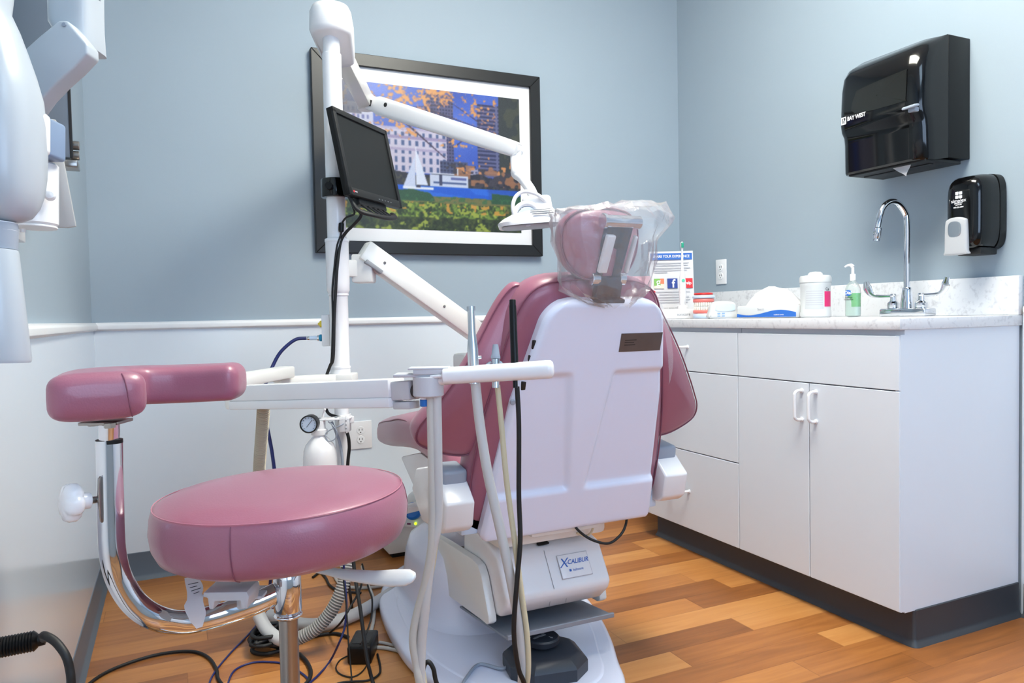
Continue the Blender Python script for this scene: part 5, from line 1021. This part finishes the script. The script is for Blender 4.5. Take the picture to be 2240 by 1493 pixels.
gc = D(676, 927, 2.07); gx = (V((-.45, -1, -.02))).normalized(); b = MB(); b.lathe([(.0235, -.028), (.0245, -.024), (.0250, 0), (.0250, .006), (.0222, .0075), (.0215, .003), (0, .003)], gc, gx, 36); ga = obj('gauge', b, M['black'], wb, ang=40)
b = MB(); b.lathe([(.0214, .0032), (.0214, .0038), (0, .0038)], gc, gx, 32); obj('gauge_face', b, M['ice'], ga)
gr = UPZ.cross(gx).normalized(); gu = gx.cross(gr); b = MB()
b.beam(gc + gx * .0046 - gr * .006 - gu * .008, gc + gx * .0046 + gr * .010 + gu * .012, .0012, .0006, 0, up=gx)
for k in range(11): a = -2.3 + 4.6 * k / 10; d_ = gr * math.sin(a) + gu * math.cos(a); b.beam(gc + gx * .0043 + d_ * .016, gc + gx * .0043 + d_ * .0195, .0010, .0005, 0, up=gx)
obj('gauge_marks', b, M['ink'], ga)
b = MB(); b.tube([D(718, 922, 2.11), D(728, 930, 2.10), D(737, 945, 2.10), D(732, 960, 2.10), D(718, 964, 2.10), D(712, 950, 2.10), D(722, 940, 2.10), D(745, 930, 2.10), D(757, 922, 2.11)], .0016, 8, 6); b.tube([D(725, 922, 2.115), D(735, 945, 2.12), D(745, 975, 2.13), D(750, 1020, 2.13), D(752, 1100, 2.13)], .004, 8, 5); obj('tubing', b, M['greyp'], wb, ang=80)
# ================================================================== CORRUGATED HOSE (one long loop to the floor)
vh = thing('corrugated_hose', PZ(620, 1400, 0), 'ribbed beige vacuum hose hanging below the jointed arm and looping over the floor', 'hose')
vpts = [D(577, 880, 1.72), D(574, 930, 1.76), D(568, 1010, 1.84), D(563, 1100, 1.95), D(556, 1220, 2.08), D(556, 1290, 2.14), D(566, 1345, 2.15)]
P = resample(vpts, .0016); m_ = len(P); b = MB(); b.tube(P, [(.0150, .0150, .0118, .0118)[i % 4] for i in range(m_)], 30, 1); rt_ = obj('ribbed_tube', b, [M['duct'], mat('brown_groove', (.46, .41, .33), .6)], vh, ang=24)
for pi_, pl2 in enumerate(rt_.data.polygons):
    if pi_ < (m_ - 1) * 30 and (pi_ // 30) % 4 in (1, 2): pl2.material_index = 1
vp2 = [D(566, 1345, 2.15), D(585, 1378, 2.12), D(615, 1398, 2.09), D(655, 1395, 2.085)]; b = MB(); b.tube(vp2, .0185, 16, 8); obj('smooth_cuff', b, M['whtube'], vh, ang=80)
vp3 = [D(655, 1395, 2.085), D(690, 1375, 2.085), D(722, 1340, 2.09), D(745, 1295, 2.10), D(757, 1245, 2.12), D(760, 1200, 2.14), D(752, 1120, 2.17), D(742, 1040, 2.2)]
P = resample(vp3, .0019); m_ = len(P); b = MB(); b.tube(P, [(.0190, .0190, .0160, .0160)[i % 4] for i in range(m_)], 30, 1); rt_ = obj('ribbed_tube', b, [M['whtube'], mat('grey_groove', (.50, .49, .47), .6)], vh, ang=24)
for pi_, pl2 in enumerate(rt_.data.polygons):
    if pi_ < (m_ - 1) * 30 and (pi_ // 30) % 4 in (1, 2): pl2.material_index = 1
sp_ = cable('suction_pipe', [PZ(1010, 1215, .03), PZ(940, 1243, .026), PZ(880, 1280, .024), PZ(810, 1325, .022), PZ(760, 1350, .022), PZ(700, 1365, .022), PZ(650, 1363, .022), PZ(590, 1345, .022)], .0195, M['whtube'], 'smooth white-grey pipe lying on the floor from the chair base leftwards', 'pipe', n=18)
# ================================================================== CORDS ON THE FLOOR
def fl_c(name, pts, r, m, label, cat='cable', z=None):
    return cable(name, [PZ(p[0], p[1], (p[2] if len(p) > 2 else r + .0005)) for p in pts], r, m, label, cat)
fl_c('floor_cable', [(150, 1540), (196, 1494), (240, 1466), (300, 1443), (360, 1428), (420, 1424), (455, 1437), (473, 1462), (478, 1485), (500, 1505), (560, 1520)], .0045, M['rubber'], 'thick black cord curving over the floor in front of the left cove base')
fl_c('data_cable', [(640, 1300), (590, 1335), (545, 1385), (500, 1432), (468, 1472), (458, 1500), (470, 1530)], .0028, M['navy'], 'thin navy cable running straight from the hose cuff to the frame bottom')
fl_c('data_cable', [(498, 1520), (500, 1490), (515, 1464), (550, 1449), (590, 1447), (625, 1453), (670, 1480), (690, 1520)], .0028, M['navy'], 'thin navy cable arching behind the stool column')
cable('data_cable', [D(752, 1215, 2.05), D(753, 1260, 2.05), D(758, 1320, 2.03), D(754, 1370, 2.02), D(742, 1405, 2.0), PZ(722, 1445, .004), PZ(700, 1472, .004), PZ(670, 1500, .004), PZ(640, 1530, .004)], .0030, M['navy'], 'navy cable hanging along the ribbed hose then curving to the floor')
cable('appliance_cord', [D(772, 1215, 1.98), D(778, 1270, 1.96), D(788, 1330, 1.93), D(797, 1400, 1.90), D(805, 1450, 1.88), D(818, 1500, 1.86), PZ(840, 1570, .004)], .0050, M['rubber'], 'black cord dropping straight in front of the power brick')
cable('thin_cord', [D(748, 1240, 2.05), D(757, 1320, 2.02), D(762, 1400, 1.98), D(769, 1480, 1.94), PZ(772, 1540, .003)], .0022, M['rubber'], 'thin black wire hanging left of the power brick')
cable('thin_cord', [D(792, 1232, 2.15), D(806, 1285, 2.14), D(814, 1310, 2.13), D(812, 1350, 2.12), D(802, 1382, 2.08), D(795, 1398, 2.05), PZ(788, 1408, .062)], .0026, M['rubber'], 'thin black wire bowing down into the top of the power brick')
cable('thin_cord', [D(796, 1250, 2.2), D(787, 1290, 2.18), D(770, 1320, 2.16), D(756, 1345, 2.13), D(742, 1365, 2.15), PZ(720, 1385, .004)], .0032, M['rubber'], 'black wire crossing diagonally behind the other hanging cords')
fl_c('thin_cord', [(765, 1432), (745, 1442), (735, 1458), (742, 1472), (765, 1480), (785, 1474), (800, 1458), (805, 1440)], .0020, M['rubber'], 'thin black wire coiled in a ring on the floor left of the brick')
fl_c('thin_cord', [(826, 1430), (832, 1460), (828, 1475), (806, 1487), (770, 1490), (740, 1494), (715, 1510)], .0030, M['rubber'], 'black wire tangled on the floor in front of the brick')
fl_c('floor_cable', [(655, 1430), (672, 1448), (680, 1470), (672, 1492), (650, 1505), (610, 1515)], .0055, M['rubber'], 'thick black cord bend emerging right of the stool column')
fl_c('floor_cable', [(762, 1393), (735, 1385), (700, 1388), (660, 1400), (625, 1412)], .0052, M['rubber'], 'black cord running left from the power brick under the hose')
fl_c('floor_cable', [(684, 1262), (700, 1252), (712, 1262), (722, 1280), (745, 1292), (790, 1296)], .0045, M['rubber'], 'black cord end on the floor under the stool seat edge')
fl_c('cream_cable', [(776, 1235, .02), (735, 1250, .01), (738, 1270), (760, 1282), (800, 1285), (860, 1278), (930, 1270)], .0055, M['cream'], 'cream cable lying behind the ribbed hose toward the chair base')
fl_c('cream_cable', [(792, 1238, .06), (803, 1272, .03), (818, 1312), (818, 1350), (812, 1385), (816, 1412), (840, 1416), (875, 1424), (905, 1440), (950, 1475)], .0055, M['cream'], 'cream cable bending right of the power brick to the chair base')
fl_c('cream_cable', [(830, 1404), (850, 1408), (880, 1418), (910, 1434), (930, 1455), (948, 1490), (955, 1520)], .0045, M['cream'], 'cream cable lying against the left rim of the chair base')
fl_c('floor_wire', [(850, 1258), (880, 1252), (900, 1262), (870, 1270), (840, 1275)], .0045, M['greyp'], 'grey cable loop on the floor beside the chair tower')
cable('chair_cord', [V((xc + .05, -1.34, .42)), D(1257, 1150, 1.85), D(1275, 1168, 1.85), D(1300, 1182, 1.85), D(1330, 1188, 1.86), D(1352, 1175, 1.88), D(1366, 1155, 1.90), D(1371, 1130, 1.93), D(1368, 1090, 1.96)], .0034, M['rubber'], 'black wire sagging below the right corner of the chair back')
cable('chair_cord', [D(1300, 1130, 1.92), D(1298, 1150, 1.93), D(1292, 1165, 1.94), D(1280, 1172, 1.95), D(1262, 1165, 1.94)], .003, M['beige'], 'short beige wire beside the black wire under the chair back')
# power brick
bc0 = PZ(792, 1440, 0); bkx = V((.90, -.42, 0)).normalized(); bky = V((.42, .90, 0)).normalized()
pb = thing('power_brick', bc0, 'black power adapter brick on the floor among the cords', 'power adapter')
b = MB(); b.obox(bc0 + V((0, 0, .025)) + bky * .02, bkx, bky, UPZ, .066, .115, .050, .006, 3); obj('case', b, M['black'], pb)
b = MB(); b.obox(bc0 + V((0, 0, .0503)) + bky * .02, bkx, bky, UPZ, .046, .07, .0008); obj('rating_label', b, M['mblack'], pb)
# black cable bundle behind column
rbn = random.Random(4); b = MB()
bb0 = PZ(598, 1392, .03)
for k in range(7):
    a = rbn.uniform(0, 6.28); pts = [bb0 + V((.055 * math.cos(a + t * .9 + k) * (1 + rbn.uniform(-.2, .2)), .06 * math.sin(a + t * .9) * (1 + rbn.uniform(-.2, .2)) - .01, -.022 + .007 * k + rbn.uniform(0, .006))) for t in range(8)]; b.tube(pts, .006, 8, 6)
cbn = obj('cable_bundle', b, M['rubber'], None, base=PZ(598, 1392, 0), ang=80); tag(cbn, 'tangled black cable bundle on the floor behind the stool column', 'cable bundle')
# ================================================================== UTILITY BOX + BLUE-KNOB UNIT
ub = thing('utility_box', (-1.46, -.13, 0), 'low grey-white utility box on the floor at the back wall', 'utility box')
b = MB(); b.box((-1.60, -.235, .022), (-1.28, -.03, .140), .004); obj('body', b, M['offw'], ub)
b = MB(); b.box((-1.615, -.25, .140), (-1.27, -.028, .152), .003); obj('lid', b, M['white'], ub)
b = MB(); b.box((-1.58, -.21, 0), (-1.30, -.04, .022)); obj('plinth', b, M['mblack'], ub)
uc = D(905, 1128, 2.82); uc.z = .1525; su = thing('scaler_unit', uc, 'small white unit with a blue knob and green light under the seat', 'dental device')
Xu, Yu = V((.80, -.6, 0)).normalized(), V((.6, .80, 0)).normalized()
b = MB(); b.loft([ring(uc + UPZ * z + Yu * (.05 + o_), Xu, Yu, a, c, 32, 3.2) for z, a, c, o_ in ((0, .062, .062, 0), (.012, .064, .064, 0), (.05, .058, .054, .008), (.085, .05, .042, .016), (.105, .042, .030, .022), (.115, .03, .02, .026))]); obj('housing', b, M['offw'], su, ang=60)
nu = (Yu * -1 + UPZ * .45).normalized(); b = MB(); b.lathe([(.034, 0), (.033, .008), (.026, .014), (0, .016)], uc + UPZ * .058 - Yu * .002, nu, 28); obj('knob', b, M['blue'], su)
b = MB(); b.lathe([(.0045, 0), (.0045, .003), (0, .004)], uc + UPZ * .014 - Yu * .0135 + Xu * .012, -Yu, 12); obj('indicator_light', b, M['led'], su)
b = MB(); b.obox(uc + UPZ * .012 - Yu * .0145 - Xu * .015, Xu, Yu, UPZ, .014, .001, .007); obj('mark', b, mat('plum_print', (.50, .30, .42), .5), su)
# ================================================================== X-RAY UNIT on the left wall
xr = thing('x_ray_unit', (WX, -1.75, 1.1), 'white wall-mounted dental x-ray head with angled arm and cone', 'x-ray machine')
def DL(px, py, d): return D(px, py, d)
b = MB(); hc_ = D(22, 255, 1.0); hq = []
prof_x = [(-255, 8, 40), (-245, -62, 40)]
rows = [(-40, -75, 15), (20, -70, 10), (60, -60, 28), (110, -50, 46), (160, -46, 62), (210, -44, 75), (270, -42, 81), (330, -40, 83), (380, -38, 82), (420, -34, 78), (450, -28, 70), (472, -16, 58), (483, 0, 44), (486, 12, 30)]
rgx = []
for y, x0, x1 in rows:
    cxp = (x0 + x1) / 2; hwp = (x1 - x0) / 2; m_p = 1.0 / FPX; c_ = D(cxp, y, 1.0); rgx.append(ring(c_, R_, F_, hwp * m_p, max(.012, min(.085, hwp * m_p * 1.35)), 32, 2.3))
b.loft(rgx); obj('tube_head', b, M['xray'], xr, ang=70)
b = MB(); rgx = []
for y, x0, x1 in ((488, -50, 32), (500, -52, 33), (545, -52, 32)):
    c_ = D((x0 + x1) / 2, y, .99); rgx.append(ring(c_, R_, F_, (x1 - x0) / 2 * .99 / FPX, (x1 - x0) / 2 * .99 / FPX, 28, 2))
b.loft(rgx); obj('collimator_ring', b, M['greyp'], xr)
b = MB(); rgx = []
for y, x0, x1 in ((486, -50, 30), (504, -51, 33)):
    c_ = D((x0 + x1) / 2, y, .99); rgx.append(ring(c_, R_, F_, (x1 - x0) / 2 * .9905 / FPX, (x1 - x0) / 2 * .9905 / FPX, 28, 2))
b.loft(rgx); obj('neck', b, M['white'], xr)
b = MB(); rgx = []
for y, x0, x1 in ((546, -52, 32), (552, -52, 34), (786, -62, 59), (793, -61, 57)):
    c_ = D((x0 + x1) / 2, y, .985); hw_ = (x1 - x0) / 2 * .985 / FPX; rgx.append(ring(c_, R_, F_, hw_, hw_, 32, 2))
b.loft(rgx); obj('cone', b, M['xray'], xr, ang=50)
b = MB(); b.obox(D(82, 290, 1.02), R_, F_, U_, .018, .04, .06, .008, 3); obj('side_knob', b, M['white'], xr)
# yoke arm: slanted slab from the head up to the upright
yo = D(120, 150, 1.12); yq = [(30, 128), (85, 79), (128, 44), (146, 44), (190, 96), (191, 117), (160, 149), (125, 180), (96, 210), (70, 246), (30, 205)]
ypts = [((px - 120) * 1.12 / FPX, (150 - py) * 1.12 / FPX) for px, py in yq]
b = MB(); b.prism(ypts[::-1], yo, R_, U_ * -1 if False else U_, -.034, .0035, 3, 30) if False else b.prism([(x, -y) for x, y in ypts], yo, R_, U_ * -1, .034, .0035, 3, 30); ya_ = obj('yoke_arm', b, M['xray'], xr, ang=40)
b = MB(); b.lathe([(.0032, 0), (.0032, .001), (0, .0012)], D(140, 54, 1.1195), F_ * -1, 12); obj('screw', b, M['greyp'], ya_)
b = MB(); u0, u1 = D(166, 95, 1.30), D(166, -160, 1.30)
rgx = []
for y, x0, x1 in ((-200, 122, 212), (0, 120, 213), (60, 122, 214), (104, 150, 216), (112, 175, 215)):
    c_ = D((x0 + x1) / 2, y, 1.18); rgx.append(ring(c_, R_, F_, (x1 - x0) / 2 * 1.18 / FPX, .034, 32, 4))
b.loft(rgx); up_ = obj('upright_arm', b, M['xray'], xr, ang=50)
b = MB(); b.cyl(D(168, -2, 1.18), D(168, -14, 1.18), .0345, 30); obj('joint_ring', b, M['greyp'], up_)
# wall bracket: housing cylinder, grey cover, wedge plate and the grey parked arm
b = MB(); b.cyl(D(76, 494, 1.29), D(76, 356, 1.29), .0365, 36, .004); hb2 = obj('pivot_housing', b, M['white'], xr)
b = MB(); b.cyl(D(76, 499, 1.29), D(76, 494, 1.29), .035, 36); b.lathe([(.004, 0), (.004, .006), (0, .006)], D(50, 500, 1.27), (0, 0, -1), 10); obj('lower_cap', b, M['trimw'], hb2)
b = MB(); b.lathe([(.009, 0), (.009, .006), (.006, .010), (0, .011)], D(110, 428, 1.268), (R_ * .5 - F_).normalized(), 18); obj('set_knob', b, M['white'], hb2)
b = MB(); b.obox(D(98, 306, 1.27), R_, F_, U_, .043, .055, .066, .006, 3); obj('pivot_cover', b, M['bluegr'], xr)
wp = [D(120, 262, 1.55), D(168, 499, 1.62), D(118, 497, 1.56), D(100, 480, 1.52), D(100, 300, 1.52)]
def on_y(px, py, y): return PY(px, py, y)
b = MB(); yA = -1.44; w3 = [(PY(px, py, yA).x, PY(px, py, yA).z) for px, py in ((112, 262), (124, 264), (168, 496), (150, 499), (100, 497), (100, 300))]
b.prism(w3, (0, yA, 0), (1, 0, 0), (0, 0, 1), .010, .002); obj('wedge_plate', b, mat('wedge_grey', (.70, .70, .70), .45), xr)
b = MB(); rz = PY(135, 500, yA).z; b.box((WX, -1.60, rz - .02), (WX + .012, -1.36, rz + .34), .002); obj('wall_plate', b, M['white'], xr)
yB = -1.30; b = MB(); x0 = PY(112, 200, yB).x; x1 = PY(154, 200, yB).x; zb = PY(130, 352, yB).z
b.box((WX, yB - .04, zb), (max(x1, WX + .03), yB, 2.45), .003); tr = obj('wall_track', b, mat('slate_grey_metal', (.42, .46, .51), .4, var=.05, vscale=12.), xr)
b = MB(); b.box((max(x1, WX + .03) - .001, yB - .041, zb), (max(x1, WX + .03) + .004, yB - .034, 2.45), .001); obj('track_edge', b, M['mblack'], tr)
b = MB()
for py in (318, 340): q = PY(159, py, yB - .02); b.cyl(q - V((.006, 0, 0)), q + V((.012, 0, 0)), .009, 14)
q = PY(158, 362, yB - .02); b.box((q.x - .02, q.y - .03, q.z - .008), (q.x + .012, q.y + .02, q.z + .006), .002); obj('track_hinge', b, M['brush'], tr)
# ================================================================== BLACK PLUG on the left wall
wpz = D(40, 1400, .9); pgx = V((1, -.02, .03)).normalized()
pg = thing('power_plug', (WX, wpz.y, wpz.z), 'ribbed black plug with a thick black cord at the lower left wall', 'plug')
b = MB(); st_ = V((WX + .0065, wpz.y, wpz.z - .006)); Lg = .092
pr_ = [(.001, 0), (.024, .0), (.024, .008), (.015, .012)]
z = .012
while z < .055: pr_ += [(.0118 + .003 * abs(math.cos((z - .012) * 30)), z), (.0105 + .003 * abs(math.cos((z - .012) * 30)), z + .0015)]; z += .003
while z < Lg: pr_ += [(.0126, z), (.0112, z + .0016)]; z += .0032
pr_ += [(.009, Lg + .001), (.0075, Lg + .002), (.007, Lg + .009), (.001, Lg + .01)]
b.lathe(pr_, st_, pgx, 28); obj('grip', b, M['black'], pg, ang=25)
pe = st_ + pgx * (Lg + .008)
cable('cord', [pe, D(96, 1389, .872), D(120, 1402, .865), D(142, 1430, .86), D(152, 1460, .86), D(156, 1500, .86), D(158, 1600, .87), D(165, 1800, .9), V((-2.50, -1.95, .006)), V((-2.49, -1.7, .006)), V((-2.45, -1.3, .006))], .0049, M['rubber'], '', parent=pg, n=12)
sc = bpy.context.scene
sc.view_settings.view_transform = 'Standard'; sc.view_settings.look = 'None'; sc.view_settings.gamma = 1.0; sc.view_settings.use_curve_mapping = False
sc.view_settings.exposure = 0.53
sc.cycles.max_bounces = 10; sc.cycles.transparent_max_bounces = 16; sc.cycles.use_denoising = True
